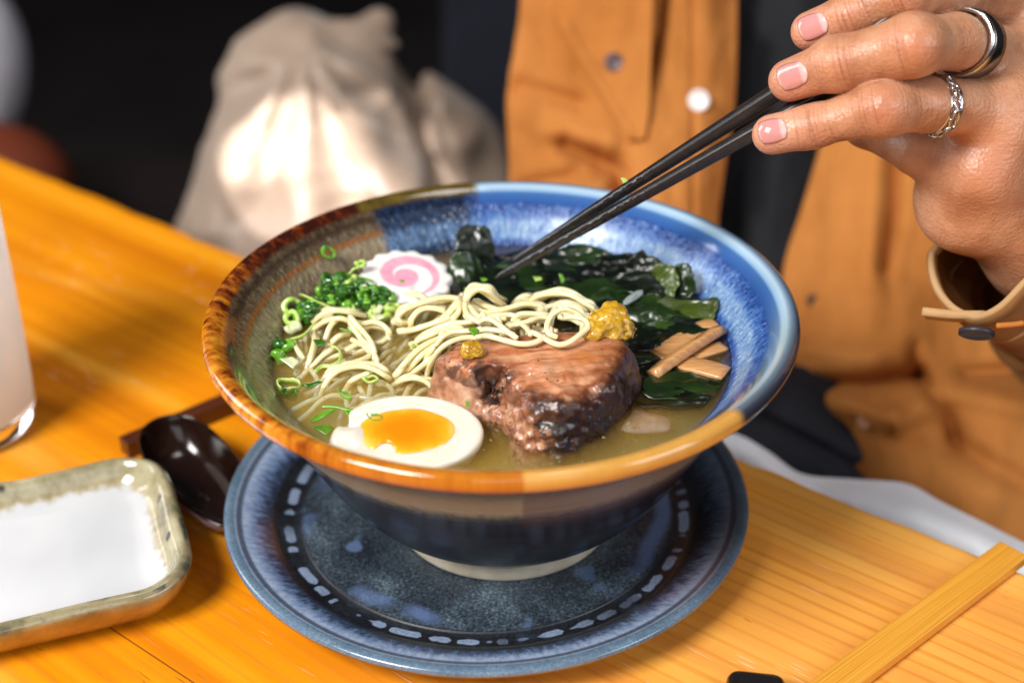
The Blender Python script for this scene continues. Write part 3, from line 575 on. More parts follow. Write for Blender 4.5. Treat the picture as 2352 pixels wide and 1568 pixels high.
for lst, key in ((HEAP, "heap"), (LEFT, "left")):
    for zf, pts, lab in lst:
        noodle([at(zf, *p) for p in pts], lab or LAB[key])
        for q in range(4):
            d = rng.normal(0, 1, 2) * (12, 34, 34, 40)[q] if key == "heap" else rng.normal(0, 1, 2) * (34, 70, 70, 70)[q]; sc = 1 if zf in (N2,) else .75
            low = (.9, 2.2, 4.0, 6.0)[q] if key == "heap" else (1.6, 2.6, 4.4, 6.0)[q]
            pp = []
            for (x, y, z) in pts:
                w = rng.normal(0, 1, 2) * 14; zz_ = max(z - low - rng.uniform(0, 1.5), -16)
                if zf is Z7: zz_ = min(zz_, 9)
                p = at(zf, x + d[0] * sc + w[0], y + d[1] * sc + w[1], zz_)
                rr_ = math.hypot(p[0], p[1]); lim = .079
                if rr_ > lim: p[:2] *= lim / rr_
                if p[0] > -.024 and p[1] < -.006 - max(0, -.018 - p[0]): p[2] = min(p[2], .079)
                pp.append(p)
            noodle(pp, LAB["low"])
for k in range(80):      # strands lying under the surface in the left half
    a = rng.uniform(0, 2 * math.pi); q = math.sqrt(rng.uniform(0, 1)); c = np.array([-.036 + q * .034 * math.cos(a), -.008 + q * .036 * math.sin(a), .0842 - rng.uniform(0, 5) * .001])
    an = rng.normal(.75, .5); L = rng.uniform(.018, .034); t = np.linspace(-1, 1, 6); bd = rng.uniform(-.5, .5)
    P = c + (t * L / 2)[:, None] * np.array([math.cos(an), math.sin(an), 0]) + (bd * L / 2 * t * t)[:, None] * np.array([-math.sin(an), math.cos(an), 0]); P[:, 2] += -.002 * t * t + .001 * rng.normal(0, 1, 6)
    noodle(P, LAB["low"])

# ================================================================ MEAT
def poly_sd(X, Y, P):
    d = np.full(X.shape, 1e9); s = np.ones(X.shape); n = len(P)
    for i in range(n):
        a = P[i]; b = P[i - 1]; ex, ey = b[0] - a[0], b[1] - a[1]; wx, wy = X - a[0], Y - a[1]
        t = np.clip((wx * ex + wy * ey) / (ex * ex + ey * ey), 0, 1); d = np.minimum(d, (wx - ex * t) ** 2 + (wy - ey * t) ** 2)
        c1 = Y >= a[1]; c2 = Y < b[1]; c3 = ex * wy > ey * wx
        fl = (c1 & c2 & c3) | (~c1 & ~c2 & ~c3); s = np.where(fl, -s, s)
    return s * np.sqrt(d)
mp = [onz(*Z7(*p), .102)[:2] for p in [(130, 455), (300, 330), (700, 255), (1560, 215), (1930, 262), (2010, 380), (1900, 560), (1760, 735), (1530, 890), (1280, 960), (1010, 930), (900, 800), (660, 640), (400, 575)]]
h = .0007; Pg = gridpts((-.034, -.078, .066), (.062, .004, .107), h); X, Y, Zg = Pg[..., 0], Pg[..., 1], Pg[..., 2]
d2 = poly_sd(X[:, :, 0], Y[:, :, 0], mp)[:, :, None] - .30 * (.102 - Zg)
nz = fbm(Pg, 130, 1, 3); n2 = fbm(Pg, 420, 8, 2); front = np.clip((-.030 - Y) / .02, 0, 1) * np.clip((X + .016) / .012, .1, 1)
ztop = .1022 + .0005 * nz - .05 * np.clip(-.045 - Y, 0, 1)
D = smax(d2, Zg - ztop, .0045)
fib = vnoise(np.stack([X * .35 + Y * .2, Y * 1.0 - X * .15, Zg], -1), 420, 4)
D = D + nz * (.0006 + .0013 * front) + n2 * (.00014 + .0006 * front) + fib * .00026
for (zx, zy, zc, r_) in [(600, 760, .0965, (.0028, .0055, .0065)), (730, 800, .0940, (.0022, .0050, .0070)), (880, 690, .1005, (.0040, .0026, .0030)), (980, 660, .1010, (.0022, .0026, .0026)), (560, 690, .0985, (.0030, .0026, .0030))]:
    c = onz(*Z7(zx, zy), zc); D = smax(D, -sd_ell(Pg + (nz * .0016 + n2 * .0012)[..., None] * np.array([1, .6, .8]), c, r_), .0022)
rp_ = np.random.default_rng(3)
for k in range(22):
    c = onz(*Z7(rp_.uniform(520, 1350), rp_.uniform(700, 1180)), rp_.uniform(.089, .099)); r_ = rp_.uniform(.0010, .0024); D = smax(D, -sd_ell(Pg + (n2 * .0010)[..., None], c, (r_, r_ * 1.2, r_ * .8)), .0016)
D = np.maximum(D, .0672 - Zg)
V, F = surface_nets(D, (-.034, -.078, .066), h)
side = np.clip((.1005 - V[:, 2]) / .006, 0, 1); e2 = poly_sd(V[:, 0], V[:, 1], mp)
edge = np.exp(-(np.abs(e2 + .001) / .0055) ** 2) * (V[:, 2] > .095)
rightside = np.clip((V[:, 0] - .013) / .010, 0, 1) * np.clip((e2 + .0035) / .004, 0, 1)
def mat_meat():
    m = M("grilled_pork"); e = m.attr("edge"); sd = m.attr("side"); rs = m.attr("rightside"); x, y, z = m.sep(m.obj)
    fb = m.noise(m.comb(m.math('ADD', m.math('MULTIPLY', x, 60), m.math('MULTIPLY', y, 30)), m.math('SUBTRACT', m.math('MULTIPLY', y, 330), m.math('MULTIPLY', x, 60)), m.math('MULTIPLY', z, 120)), 1, 4, .65)
    n = m.noise(scale=120, det=4, rough=.6); n3 = m.noise(scale=330, det=3, rough=.6); lo = m.noise(scale=45, det=2)
    top = m.ramp(fb, [(.24, (.17, .042, .012)), (.40, (.42, .140, .055)), (.55, (.58, .265, .135)), (.78, (.70, .41, .25))])
    top = m.mix(m.step(lo, .46, .62, 0, .6), top, (.36, .080, .022, 1))
    n5 = m.noise(scale=75, det=3, rough=.6); sidec = m.ramp(m.math('ADD', m.math('MULTIPLY', n, .5), m.math('MULTIPLY', n5, .5)), [(.36, (.15, .050, .020)), (.47, (.42, .190, .100)), (.62, (.64, .40, .26))])
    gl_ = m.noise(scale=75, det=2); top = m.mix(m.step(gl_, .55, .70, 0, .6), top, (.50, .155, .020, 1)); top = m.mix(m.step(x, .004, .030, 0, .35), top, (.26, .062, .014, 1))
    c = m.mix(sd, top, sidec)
    fr = m.math('MULTIPLY', m.step(y, .012, -.002), m.step(x, -.028, -.016))   # front faces carry the browning
    bn = m.math('MULTIPLY', m.step(m.math('ADD', m.math('MULTIPLY', n5, .6), m.math('MULTIPLY', n3, .4)), .47, .53), m.math('MULTIPLY', sd, fr)); c = m.mix(m.math('MULTIPLY', bn, .9), c, m.ramp(n3, [(.35, (.030, .009, .005)), (.5, (.13, .034, .012)), (.7, (.36, .12, .045))]))
    c = m.mix(m.math('MULTIPLY', m.math('MULTIPLY', e, m.step(n, .38, .52)), .9), c, m.ramp(n3, [(.35, (.050, .012, .005)), (.6, (.20, .048, .010))]))
    c = m.mix(m.math('MULTIPLY', m.step(m.math('ADD', lo, m.math('MULTIPLY', n3, .45)), .725, .765), m.math('MAXIMUM', m.math('MULTIPLY', sd, fr), m.math('MULTIPLY', e, .8))), c, (.012, .009, .010, 1))
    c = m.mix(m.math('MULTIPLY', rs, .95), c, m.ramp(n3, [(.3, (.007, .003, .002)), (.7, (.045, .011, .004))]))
    pep = m.vor(scale=330); c = m.mix(m.math('MULTIPLY', m.step(pep, .17, .10), m.step(m.noise(scale=100), .5, .6)), c, (.014, .010, .008, 1))
    return m.set(col=c, rough=m.step(n3, .3, .7, .26, .52), nrm=m.bump(m.math('ADD', m.math('ADD', n3, m.math('MULTIPLY', fb, .7)), m.math('MULTIPLY', n, .3)), .42, .0009), sss=.10, ssss=.003, sssr=(1, .35, .2), coat=.35, coatr=.2)
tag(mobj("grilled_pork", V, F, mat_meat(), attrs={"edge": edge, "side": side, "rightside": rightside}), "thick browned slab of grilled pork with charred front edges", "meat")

c = onz(1475, 968, ZB - .0046); P = gridpts(c - np.array([.016, .012, .006]), c + np.array([.016, .012, .006]), .0006)
D = sd_ell(P, c, (.0125, .0078, .0018)) + fbm(P, 110, 31, 2) * .0007; V, F = surface_nets(D, c - np.array([.016, .012, .006]), .0006)
ms = M("pale_pork"); nn_ = ms.noise(scale=180, det=3); ms.set(col=ms.ramp(nn_, [(.3, (.42, .22, .11)), (.7, (.66, .44, .27))]), rough=.4)
tag(mobj("pork_slice", V, F, ms.m), "pale pork slice sunk in the broth to the right of the meat", "meat")

# ================================================================ MUSTARD
def mat_mustard():
    m = M("mustard_paste"); n = m.noise(scale=260, det=4, rough=.65); return m.set(col=m.ramp(n, [(.3, (.26, .12, .006)), (.5, (.50, .27, .012)), (.75, (.66, .42, .05))]), rough=.16, nrm=m.bump(n, .6, .0011), sss=.2, ssss=.003, coat=.6, coatr=.08)
MM = mat_mustard()
def blob(name, ells, lo, hi, h, namp, nsc, mat, label, cat, seed=0, k=.002):
    P = gridpts(lo, hi, h); D = None
    for c, r in ells:
        e = sd_ell(P, c, r); D = e if D is None else smin(D, e, k)
    D = D + fbm(P, nsc, seed, 3) * namp; V, F = surface_nets(D, lo, h); return tag(mobj(name, V, F, mat), label, cat)
c = onz(*Z3(895, 945), .1055)
blob("mustard_dab", [(c, (.0078, .0062, .0046)), (c + np.array([-.005, -.0055, -.0018]), (.0040, .0040, .0030)), (c + np.array([.002, .002, .002]), (.0050, .0042, .0035)), (c + np.array([.002, -.001, -.004]), (.008, .0065, .004))], c - .014, c + .014, .00045, .00075, 330, MM, "large ochre mustard dab at the back right corner of the meat", "mustard", 2)
c = onz(*Z7(445, 405), .1050)
blob("mustard_dab", [(c, (.0034, .0031, .0028)), (c + np.array([-.0016, -.0018, -.0008]), (.0022, .0021, .0021)), (c + np.array([.0018, -.0010, -.0010]), (.0024, .0022, .0020))], c - .008, c + .008, .0003, .00055, 520, MM, "small ochre mustard dab at the left corner of the meat", "mustard", 6)

# ================================================================ EGG
ec = onz(*Z6(1010, 640), .0893); en = unit([-.03, -.17, 1.0]); eu = unit(np.array([1, -.06, 0]) - en * (np.array([1, -.06, 0]) @ en)); ev = np.cross(en, eu)
h = .0006; lo = ec - np.array([.034, .026, .024]); hi = ec + np.array([.032, .026, .010]); P = gridpts(lo, hi, h); q = P - ec; a = q @ eu; b = q @ ev; w = q @ en
nzg = fbm(P, 70, 12, 2)
D = (np.sqrt((a / (.0262 * np.where(a > 0, 1, .98))) ** 2 + (b / (.0192 - .045 * a)) ** 2 + (w / .0185) ** 2) - 1) * .0185
D = smax(D, w - .0003 * nzg - .0006, .0016)
nub = sd_ell(np.stack([a, b, w], -1), (-.0205, -.0030, -.0030), (.0068, .0070, .0055)); nub = smax(nub, -sd_ell(np.stack([a, b, w], -1), (-.0215, .0052, .0000), (.0022, .0036, .006)), .003)
cut = sd_ell(np.stack([a, b, w], -1), (-.0205, .0058, .001), (.0052, .0030, .005)); D = smax(D, -cut, .0025); D = smin(D, nub, .0018)
V, F = surface_nets(D, lo, h)
def mat_white():
    m = M("egg_white"); n = m.noise(scale=90, det=3); return m.set(col=m.ramp(n, [(.3, (.70, .62, .49)), (.7, (.77, .71, .62))]), rough=.18, sss=.4, ssss=.006, sssr=(1, .75, .5), coat=.4, coatr=.1, nrm=m.bump(n, .1, .0008))
egg = mobj("boiled_egg", V, F, mat_white(), origin=tuple(ec - np.array([0, 0, .018]))); tag(egg, "halved soft boiled egg with runny orange yolk facing up", "egg")
lo = ec - np.array([.020, .015, .008]); hi = ec + np.array([.020, .015, .006]); h = .0004; P = gridpts(lo, hi, h); q = P - ec; a = q @ eu; b = q @ ev; w = q @ en; nzg = .8 * np.sin(a * 330 + 1) * np.cos(b * 250 + .4) + .45 * np.sin(a * 610 + b * 330)
rr_ = np.sqrt(((a + .0006) / .0176) ** 2 + ((b - .0002) / .0118) ** 2); D2 = (rr_ - 1) * .0118 + nzg * .00055
glare_cut = np.hypot((a + .0068) / 1.0, (b + .0100) / 1.25) - .0034; D2 = smax(D2, -glare_cut, .002)  # notch baring egg white, shaped to stand in for glare on the yolk
D = smax(D2, np.abs(w + .0008) - .0010 - .0016 * np.sqrt(np.clip(1 - rr_ ** 2, 0, 1)), .0010); V, F = surface_nets(D, lo, h)
qv = V - ec; ry = np.sqrt(((qv @ eu + .0006) / .0176) ** 2 + ((qv @ ev) / .0118) ** 2)
my = M("egg_yolk"); n = my.noise(scale=140, det=3); my.set(col=my.ramp(my.math("ADD", my.attr("radial"), my.math("MULTIPLY", my.math("SUBTRACT", n, .5), .5)), [(.30, (.82, .21, .002)), (.60, (.86, .27, .004)), (.82, (.88, .37, .014)), (.98, (.86, .50, .09))]), rough=.14, sss=.35, ssss=.006, sssr=(1, .4, .08), coat=.5, coatr=.06)
mobj("yolk", V, F, my.m, egg, attrs={"radial": ry})

# ================================================================ FISH CAKE
fc = onz(933, 634, .0928); fn = unit([.07, -.10, 1.0]); fu = unit(np.array([1, .1, 0]) - fn * (np.array([1, .1, 0]) @ fn)); fv = np.cross(fn, fu); RF = .0178
th = np.arange(196) / 196 * 2 * math.pi; Rt = RF * (1 + .045 * np.cos(14 * th) + .03 * np.cos(2 * th)); prof = [(.0, -.0040), (.9, -.0040), (.985, -.0034), (1.0, -.0024), (1.0, -.0006), (.985, .0000), (.95, .0003), (.8, .0003), (.55, .0003), (.25, .0003), (.0, .0003)]
rows = []
for kk, zz in prof: rows.append(fc + (Rt * kk * np.cos(th))[:, None] * fu + (Rt * kk * np.sin(th))[:, None] * fv + (zz + .0014 * np.cos(th - 2.2) * kk * kk)[:, None] * fn)
G = np.stack(rows)
def mat_naruto():
    m = M("fish_cake"); rel = m.vec('SUBTRACT', m.obj, tuple(fc - np.array([fc[0], fc[1], fc[2] - .004]))); u = m.vec('DOT_PRODUCT', rel, tuple(fu)); v = m.vec('DOT_PRODUCT', rel, tuple(fv)); w = m.vec('DOT_PRODUCT', rel, tuple(fn))
    r = m.math('DIVIDE', m.math('POWER', m.math('ADD', m.math('MULTIPLY', u, u), m.math('MULTIPLY', v, v)), .5), RF); n = m.noise(scale=180, det=2)
    t = m.math('DIVIDE', m.math('ARCTAN2', v, u), 2 * math.pi); s = m.math('FRACT', m.math('ADD', m.math('ADD', m.math('MULTIPLY', r, 1.55), m.math('ADD', t, .28)), m.math('MULTIPLY', n, .10)))
    tri = m.math('ABSOLUTE', m.math('SUBTRACT', s, .5)); pk = m.math('MULTIPLY', m.step(tri, .30, .19), m.step(r, .80, .74)); pk = m.math('MULTIPLY', m.math('MAXIMUM', pk, m.step(r, .30, .24)), m.step(w, -.002, -.001))
    c = m.mix(pk, (.82, .79, .76, 1), m.ramp(n, [(.3, (.78, .28, .40)), (.7, (.84, .40, .50))]))
    return m.set(col=c, rough=.3, sss=.3, ssss=.004, coat=.25, coatr=.15, nrm=m.bump(m.noise(scale=500, det=3), .12, .0005))
F = gridfaces(len(prof), 196, wrap=True); o = mobj("fish_cake", G.reshape(-1, 3), F, mat_naruto(), origin=(fc[0], fc[1], fc[2] - .004)); fix_normals(o)
tag(o, "round white fish cake slice with scalloped rim and pink swirl", "fish cake")

# ================================================================ SEAWEED
def mat_wakame(name, c0, c1, c2):
    m = M(name); n = m.noise(scale=60, det=3, rough=.5); n2 = m.noise(scale=500, det=2)
    m.set(col=m.ramp(n, [(.3, c0), (.5, c1), (.75, c2)]), rough=.30, nrm=m.bump(m.math('ADD', m.math('MULTIPLY', n, 1.0), m.math('MULTIPLY', n2, .5)), .28, .0010), coat=.25, coatr=.08, sss=.08, ssss=.002)
    return m.m
WK = [mat_wakame("wakame_dark", (.0012, .0025, .0012), (.0028, .007, .0022), (.008, .021, .004)), mat_wakame("wakame_green", (.004, .010, .002), (.010, .028, .004), (.028, .066, .008)), mat_wakame("wakame_olive", (.020, .030, .004), (.055, .085, .010), (.12, .16, .028))]
WKPALE = plain("pale_membrane", "#9aa3a2", .25, coat=.6)
def leaf(c, a, b, yaw, tilt, seed, mat, label, thick=.0006, bend=.5, crump=1.0):
    n, m_ = 30, 24; s = np.linspace(-1, 1, n); t = np.linspace(-1, 1, m_); Sg, Tg = np.meshgrid(s, t, indexing='ij')
    q = np.stack([Sg * 1.0, Tg * 1.0, Sg * 0 + seed * 3.7], -1)
    Xs = Sg * a * (1 - .20 * Tg ** 2 + .10 * vnoise(q, 2.2, seed)); Ys = Tg * b * (1 - .28 * Sg ** 2 + .22 * vnoise(q, 2.6, seed + 3))
    Zs = crump * (fbm(q, 1.2, seed + 5, 3) * .30 * min(a, b) + bend * .25 * b * (Tg ** 2) * vnoise(q * 0 + seed, 1, seed)) + crump * .07 * b * np.sin(3.2 * Sg + seed) * np.abs(Tg) ** 1.5
    u = np.array([math.cos(yaw), math.sin(yaw), 0]); v0 = np.array([-math.sin(yaw), math.cos(yaw), 0]); v = v0 * math.cos(tilt) + np.array([0, 0, 1]) * math.sin(tilt); w = np.cross(u, v)
    G = c + Xs[..., None] * u + Ys[..., None] * v + Zs[..., None] * w
    rr_ = np.hypot(G[..., 0], G[..., 1]); zc = np.clip(G[..., 2], .05, .104); rin = np.interp(zc, [.0465, .0620, .0760, .0860, .0912, .0965, .1005], [.056, .0690, .0790, .0860, .0905, .0945, .0975]) - .0012
    f_ = np.minimum(1, rin / np.maximum(rr_, 1e-6)); G[..., 0] *= f_; G[..., 1] *= f_
    V, F = slab(G, thick); o = mobj("wakame_leaf", V, F, mat); return tag(o, label, "seaweed", "dark wakame leaves at the back of the bowl")
LW = "flat dark wakame leaf lying in the crumpled mass at the back of the bowl"
for k, (x, y, mm, a, b, yaw, tl, mi, lab) in enumerate((x_, y_, mm_ * (1 if tl_ > 40 else .7), a_, b_, w_, tl_ if tl_ > 50 else tl_ * .75, mi_, lb_) for (x_, y_, mm_, a_, b_, w_, tl_, mi_, lb_) in [
    (1090, 572, 9, 7, 9, .1, 70, 0, "tall dark seaweed lobe standing against the blue wall"), (1072, 640, 3, 7, 10, .3, 55, 1, "green edged seaweed leaf touching the right side of the fish cake"),
    (1110, 640, 3, 12, 9, .0, 20, 0, LW), (1160, 615, 3, 13, 8, -.1, 15, 0, LW), (1150, 665, 2, 15, 9, .1, 5, 0, LW), (1215, 600, 4, 9, 6, .2, 45, 0, LW), (1225, 640, 3, 16, 8, -.1, 12, 1, LW), (1285, 600, 3, 14, 8, -.25, 25, 0, LW),
    (1300, 645, 3, 15, 9, -.1, 14, 0, LW), (1355, 605, 4, 15, 7, -.4, 30, 0, LW), (1345, 590, 5, 10, 5, -.4, 50, 1, LW), (1390, 640, 4, 14, 8, -.3, 20, 0, LW), (1365, 675, 3, 15, 9, .0, 8, 1, LW), (1425, 615, 5, 9, 6, -.5, 45, 0, LW),
    (1482, 625, 6, 7, 7, -.5, 62, 0, "dark folded seaweed tip standing beside the right blue wall"), (1470, 668, 4, 12, 8, -.5, 25, 0, LW), (1522, 658, 5, 6, 8, -.7, 60, 2, "olive seaweed leaf standing between two darker folded tips"), (1562, 652, 6, 6, 7, -.8, 65, 1, "glossy seaweed tip folded nearest the right blue wall"),
    (1540, 690, 2, 12, 8, -.6, 15, 0, LW), (1440, 700, 3, 13, 9, -.3, 18, 1, LW), (1500, 720, 3, 13, 9, -.5, 15, 1, "broad green seaweed leaf below the pale shred"), (1585, 716, 2.5, 13, 6, -.15, 35, 2, "flat olive green seaweed band ending at the right wall"),
    (1560, 752, .6, 13, 10, -.3, 6, 0, LW), (1520, 770, .8, 13, 9, .3, 8, 0, "rounded dark seaweed leaf above the bamboo shoots"), (1480, 755, 1, 10, 8, .2, 10, 1, LW), (1400, 720, 1, 12, 9, .1, 10, 0, LW), (1280, 680, 1, 18, 10, 0, 4, 0, LW), (1200, 690, 1, 16, 10, 0, 2, 0, LW), (1340, 720, 0, 16, 10, 0, 2, 0, LW),
    (1590, 885, -.2, 16, 8, .2, 3, 1, "sunken green seaweed leaf in front of the bamboo shoots"), (1520, 905, -1.0, 14, 8, -.2, 3, 0, "dim seaweed leaf sunk right of the meat"), (1475, 850, -1.0, 12, 9, .6, 2, 0, LW), (1452, 800, -.5, 10, 10, .4, 2, 0, LW)]):
    leaf(onz(x, y, ZB + mm * .001), a * .00118, b * .00112, yaw, math.radians(tl), 11 + k * 3, WK[mi], lab, crump=.85 if tl > 10 else .5)
c = onz(*N4(660, 640), ZB + .0055)
o = leaf(c, .0068, .0014, .9, math.radians(30), 4, WKPALE, "small pale translucent shred on the seaweed", crump=.9); o.name = "pale_shred"; o["category"] = "shred"; del o["group"]

# ================================================================ BAMBOO SHOOTS
def mat_menma(name, c0, c1):
    m = M(name); n = m.noise(m.map(m.obj, rot=(0, 0, .6), sc=(60, 600, 300)), 1, 3, .6); return m.set(col=m.ramp(n, [(.3, c0), (.7, c1)]), rough=.22, coat=.4, coatr=.1, nrm=m.bump(n, .25, .0006), sss=.15, ssss=.003)
MB_ = mat_menma("bamboo_shoot", (.46, .20, .060), (.68, .38, .16)); 
def shoot(a, b, wmm, tmm, label, roll=0.0):
    ax = unit(b - a); up = unit(np.array([0, 0, 1]) - ax * ax[2]); sd = np.cross(up, ax); up2 = up * math.cos(roll) + sd * math.sin(roll); sd2 = np.cross(up2, ax)
    n = 14; t = np.linspace(0, 1, n); rows = []; L = np.linalg.norm(b - a)
    pr = np.array([(-1, -.7), (-.9, -1), (.9, -1), (1, -.7), (1, .7), (.9, 1), (-.9, 1), (-1, .7)])
    for tt in t:
        k = 1 - .10 * abs(2 * tt - 1) ** 4; c = a + (b - a) * tt + up2 * .0006 * math.sin(tt * 3.1) ; rows.append(c + pr[:, :1] * wmm * .0005 * k * sd2 + pr[:, 1:] * tmm * .0005 * up2)
    G = np.stack(rows); F = gridfaces(n, 8, wrap=True) + [tuple(reversed(range(8))), tuple(range((n - 1) * 8, n * 8))]
    o = mobj("bamboo_shoot", G.reshape(-1, 3), F, MB_); fix_normals(o); tag(o, label, "bamboo shoot", "bamboo shoot strips at the right of the bowl")
shoot(at(N4, 835, 1340, 1.2), at(N4, 1450, 930, 2.4), 6.0, 3.4, "orange tan bamboo shoot strip lying uppermost and slanting", .5)
shoot(at(N4, 1040, 1225, -.9), at(N4, 1505, 1335, .3), 9.5, 2.2, "broad pale bamboo shoot strip nearest the front")
shoot(at(N4, 1130, 1210, -1.6), at(N4, 1485, 1090, -.8), 7, 2.2, "bamboo shoot strip sunk under the slanting one")
shoot(at(N4, 870, 1180, -1.4), at(N4, 1240, 950, -.3), 7.5, 2.2, "bamboo shoot strip half hidden below the rounded seaweed")
shoot(at(N4, 1180, 950, -.8), at(N4, 1410, 875, .3), 6, 2, "short bamboo shoot strip poking out under the olive seaweed band")

# ================================================================ SCALLIONS
def mat_sc(name, a, b, rough=.18):
    m = M(name); n = m.noise(scale=200, det=2); return m.set(col=m.ramp(n, [(.3, a), (.7, b)]), rough=rough, sss=.25, ssss=.003, sssr=(.5, 1, .2), coat=.6, coatr=.06)
SCD = mat_sc("scallion_dark", (.012, .075, .004), (.045, .19, .010)); SCM = mat_sc("scallion_green", (.085, .28, .012), (.20, .44, .03)); SCL = mat_sc("scallion_light", (.34, .55, .07), (.58, .72, .22)); SCP = mat_sc("scallion_pale", (.55, .62, .32), (.72, .74, .50))
SG = "scallion slices scattered in the ramen bowl"; LS = {id(SCD): "dark green scallion slice in the clump left of the fish cake", id(SCM): "bright green scallion slice at the left of the bowl", id(SCL): "light green scallion slice at the left of the bowl", id(SCP): "whitish scallion slice at the left of the bowl"}
def ring(c, nrm, R, hgt, mat, label=None, sq=.75, wall=.0007, arc=1.0, yaw=0.0, seed=0):
    nrm = unit(nrm); u = unit(np.cross(nrm, [math.sin(yaw), math.cos(yaw), .2])); v = np.cross(nrm, u); n = 40; th = np.linspace(0, 2 * math.pi * arc, n, endpoint=arc < 1)
    wb = 1 + .12 * np.sin(2 * th + seed) + .07 * np.sin(3 * th + 2 * seed); rows = []
    for rr_, zz in ((R, -hgt / 2), (R + wall * .3, 0), (R, hgt / 2), (R - wall, hgt / 2), (R - wall * 1.2, 0), (R - wall, -hgt / 2)):
        rows.append(c + (rr_ * wb * np.cos(th))[:, None] * u + (rr_ * sq * wb * np.sin(th))[:, None] * v + (zz + .0004 * np.sin(3 * th + seed))[:, None] * nrm)
    rows.append(rows[0]); G = np.stack(rows[:6], 1)
    F = []; m_ = 6
    for i in range(n if arc >= 1 else n - 1):
        for j in range(m_):
            i2 = (i + 1) % n; j2 = (j + 1) % m_; F.append((i * m_ + j, i2 * m_ + j, i2 * m_ + j2, i * m_ + j2))
    if arc < 1: F += [tuple(range(6)), tuple(reversed(range((n - 1) * 6, n * 6)))]
    o = mobj("scallion_slice", G.reshape(-1, 3), F, mat); fix_normals(o); return tag(o, label or LS[id(mat)], "scallion", SG)
def ribbon(P, wmm, mat, label=None, tilt=.6, thick=.0006):
    P = catmull(np.asarray(P), 26); T = np.gradient(P, axis=0); T /= np.linalg.norm(T, axis=1)[:, None]; s = np.cross(T, [0, 0, 1.0]); s /= np.linalg.norm(s, axis=1)[:, None]; up = np.cross(s, T)
    d = s * math.cos(tilt) + up * math.sin(tilt); taper = np.sin(np.linspace(.25, math.pi - .25, 26)) ** .5
    G = np.stack([P + d * (k * wmm * .0005 * taper)[:, None] - np.cross(d, T) * (.0003 * (1 - k * k)) for k in np.linspace(-1, 1, 7)], 1); V, F = slab(G, thick)
    o = mobj("scallion_slice", V, F, mat); return tag(o, label or LS[id(mat)], "scallion", SG)
UP = np.array([0, -.2, 1.0]); rs = np.random.default_rng(9)
for (x, y, mm, R, hg, mat) in [(840, 700, 8, 5.2, 4.5, SCD), (760, 640, 9, 4.2, 3.5, SCD), (900, 640, 10, 4.2, 4, SCD), (940, 780, 7, 4.6, 4, SCD), (800, 820, 6, 4.6, 3.5, SCD), (690, 790, 7, 3.6, 3, SCM), (985, 640, 10, 3.4, 3, SCL), (1160, 760, 8, 4.6, 4, SCD), (1250, 800, 7, 4.2, 4, SCM), (1350, 790, 7, 4.4, 3.6, SCD), (1200, 880, 5, 4.6, 3.5, SCD), (1310, 900, 5, 4.2, 3.5, SCD),
    (1070, 860, 5, 4.2, 3, SCM), (930, 900, 4, 4.2, 3, SCM), (1100, 930, 3, 3.6, 3, SCD), (480, 960, 4, 5.0, 4.5, SCD), (560, 930, 4, 4.4, 3.5, SCM), (420, 1040, 2, 4.4, 4, SCM), (540, 1060, 2, 3.6, 3, SCD), (310, 940, 4, 4.2, 2.6, SCL), (300, 1080, 3, 3.6, 3.4, SCL), (310, 1190, 2, 3.0, 2.6, SCP), (640, 900, 4, 3.6, 2.6, SCL), (860, 960, 3, 3.6, 2.5, SCM), (1000, 960, 3, 3.2, 2.5, SCL), (1430, 880, 4, 3.6, 3, SCM), (700, 960, 3, 4, 3, SCM),
    (180, 1390, 1, 3.2, 3.6, SCD), (240, 1410, .6, 3, 3, SCM), (160, 1530, .2, 3.0, 3.2, SCM), (1260, 1010, 3, 3.0, 2.4, SCL), (1400, 1060, 2, 2.8, 2.2, SCL), (1480, 950, 5, 3.6, 2.6, SCL), (1320, 980, 4, 3, 2.4, SCP)]:
    nn = unit(UP + rs.normal(0, .75, 3) * np.array([1, 1, .3])); ring(onz(*N1(x, y), ZB + mm * .001), nn, R * .00100, hg * .00110, mat, sq=rs.uniform(.5, .9), wall=.0016, seed=rs.uniform(0, 6), yaw=rs.uniform(0, 3))
ring(onz(753, 580, .0985), unit(np.array([.55, -.75, .5])), .0030, .0028, SCM, "green scallion ring stuck high on the brown inside wall", .8, seed=2)
ribbon([at(N1, *p) for p in [(400, 800, 7), (480, 830, 8), (600, 890, 7), (760, 950, 5)]], 3.6, SCL, "long light green scallion strip lying over the clump's left end", .9)
ribbon([at(N1, *p) for p in [(1010, 560, 10), (1100, 590, 10), (1260, 640, 9)]], 2.6, SCM, "green scallion strip touching the left edge of the fish cake", .8)
ribbon([at(N1, *p) for p in [(1060, 690, 9), (1170, 690, 10), (1280, 690, 9)]], 2.6, SCP, "white scallion strip below the left edge of the fish cake", .5)
ribbon([at(N1, *p) for p in [(960, 560, 10), (1020, 500, 12), (1090, 470, 13)]], 2.6, SCL, "light scallion stem leaning against the wall left of the fish cake", .5)
ribbon([at(N1, *p) for p in [(260, 1330, 1), (400, 1290, 3), (500, 1200, 4), (560, 1130, 5)]], 3.0, SCL, "curved light green scallion strip at the left end of the noodles", .8)
ring(onz(*Z2(830, 330), ZB + .013), (.2, -.6, .8), .0021, .0022, SCL, "yellowish scallion piece at the upper left of the fish cake", .8, .0012, seed=1)
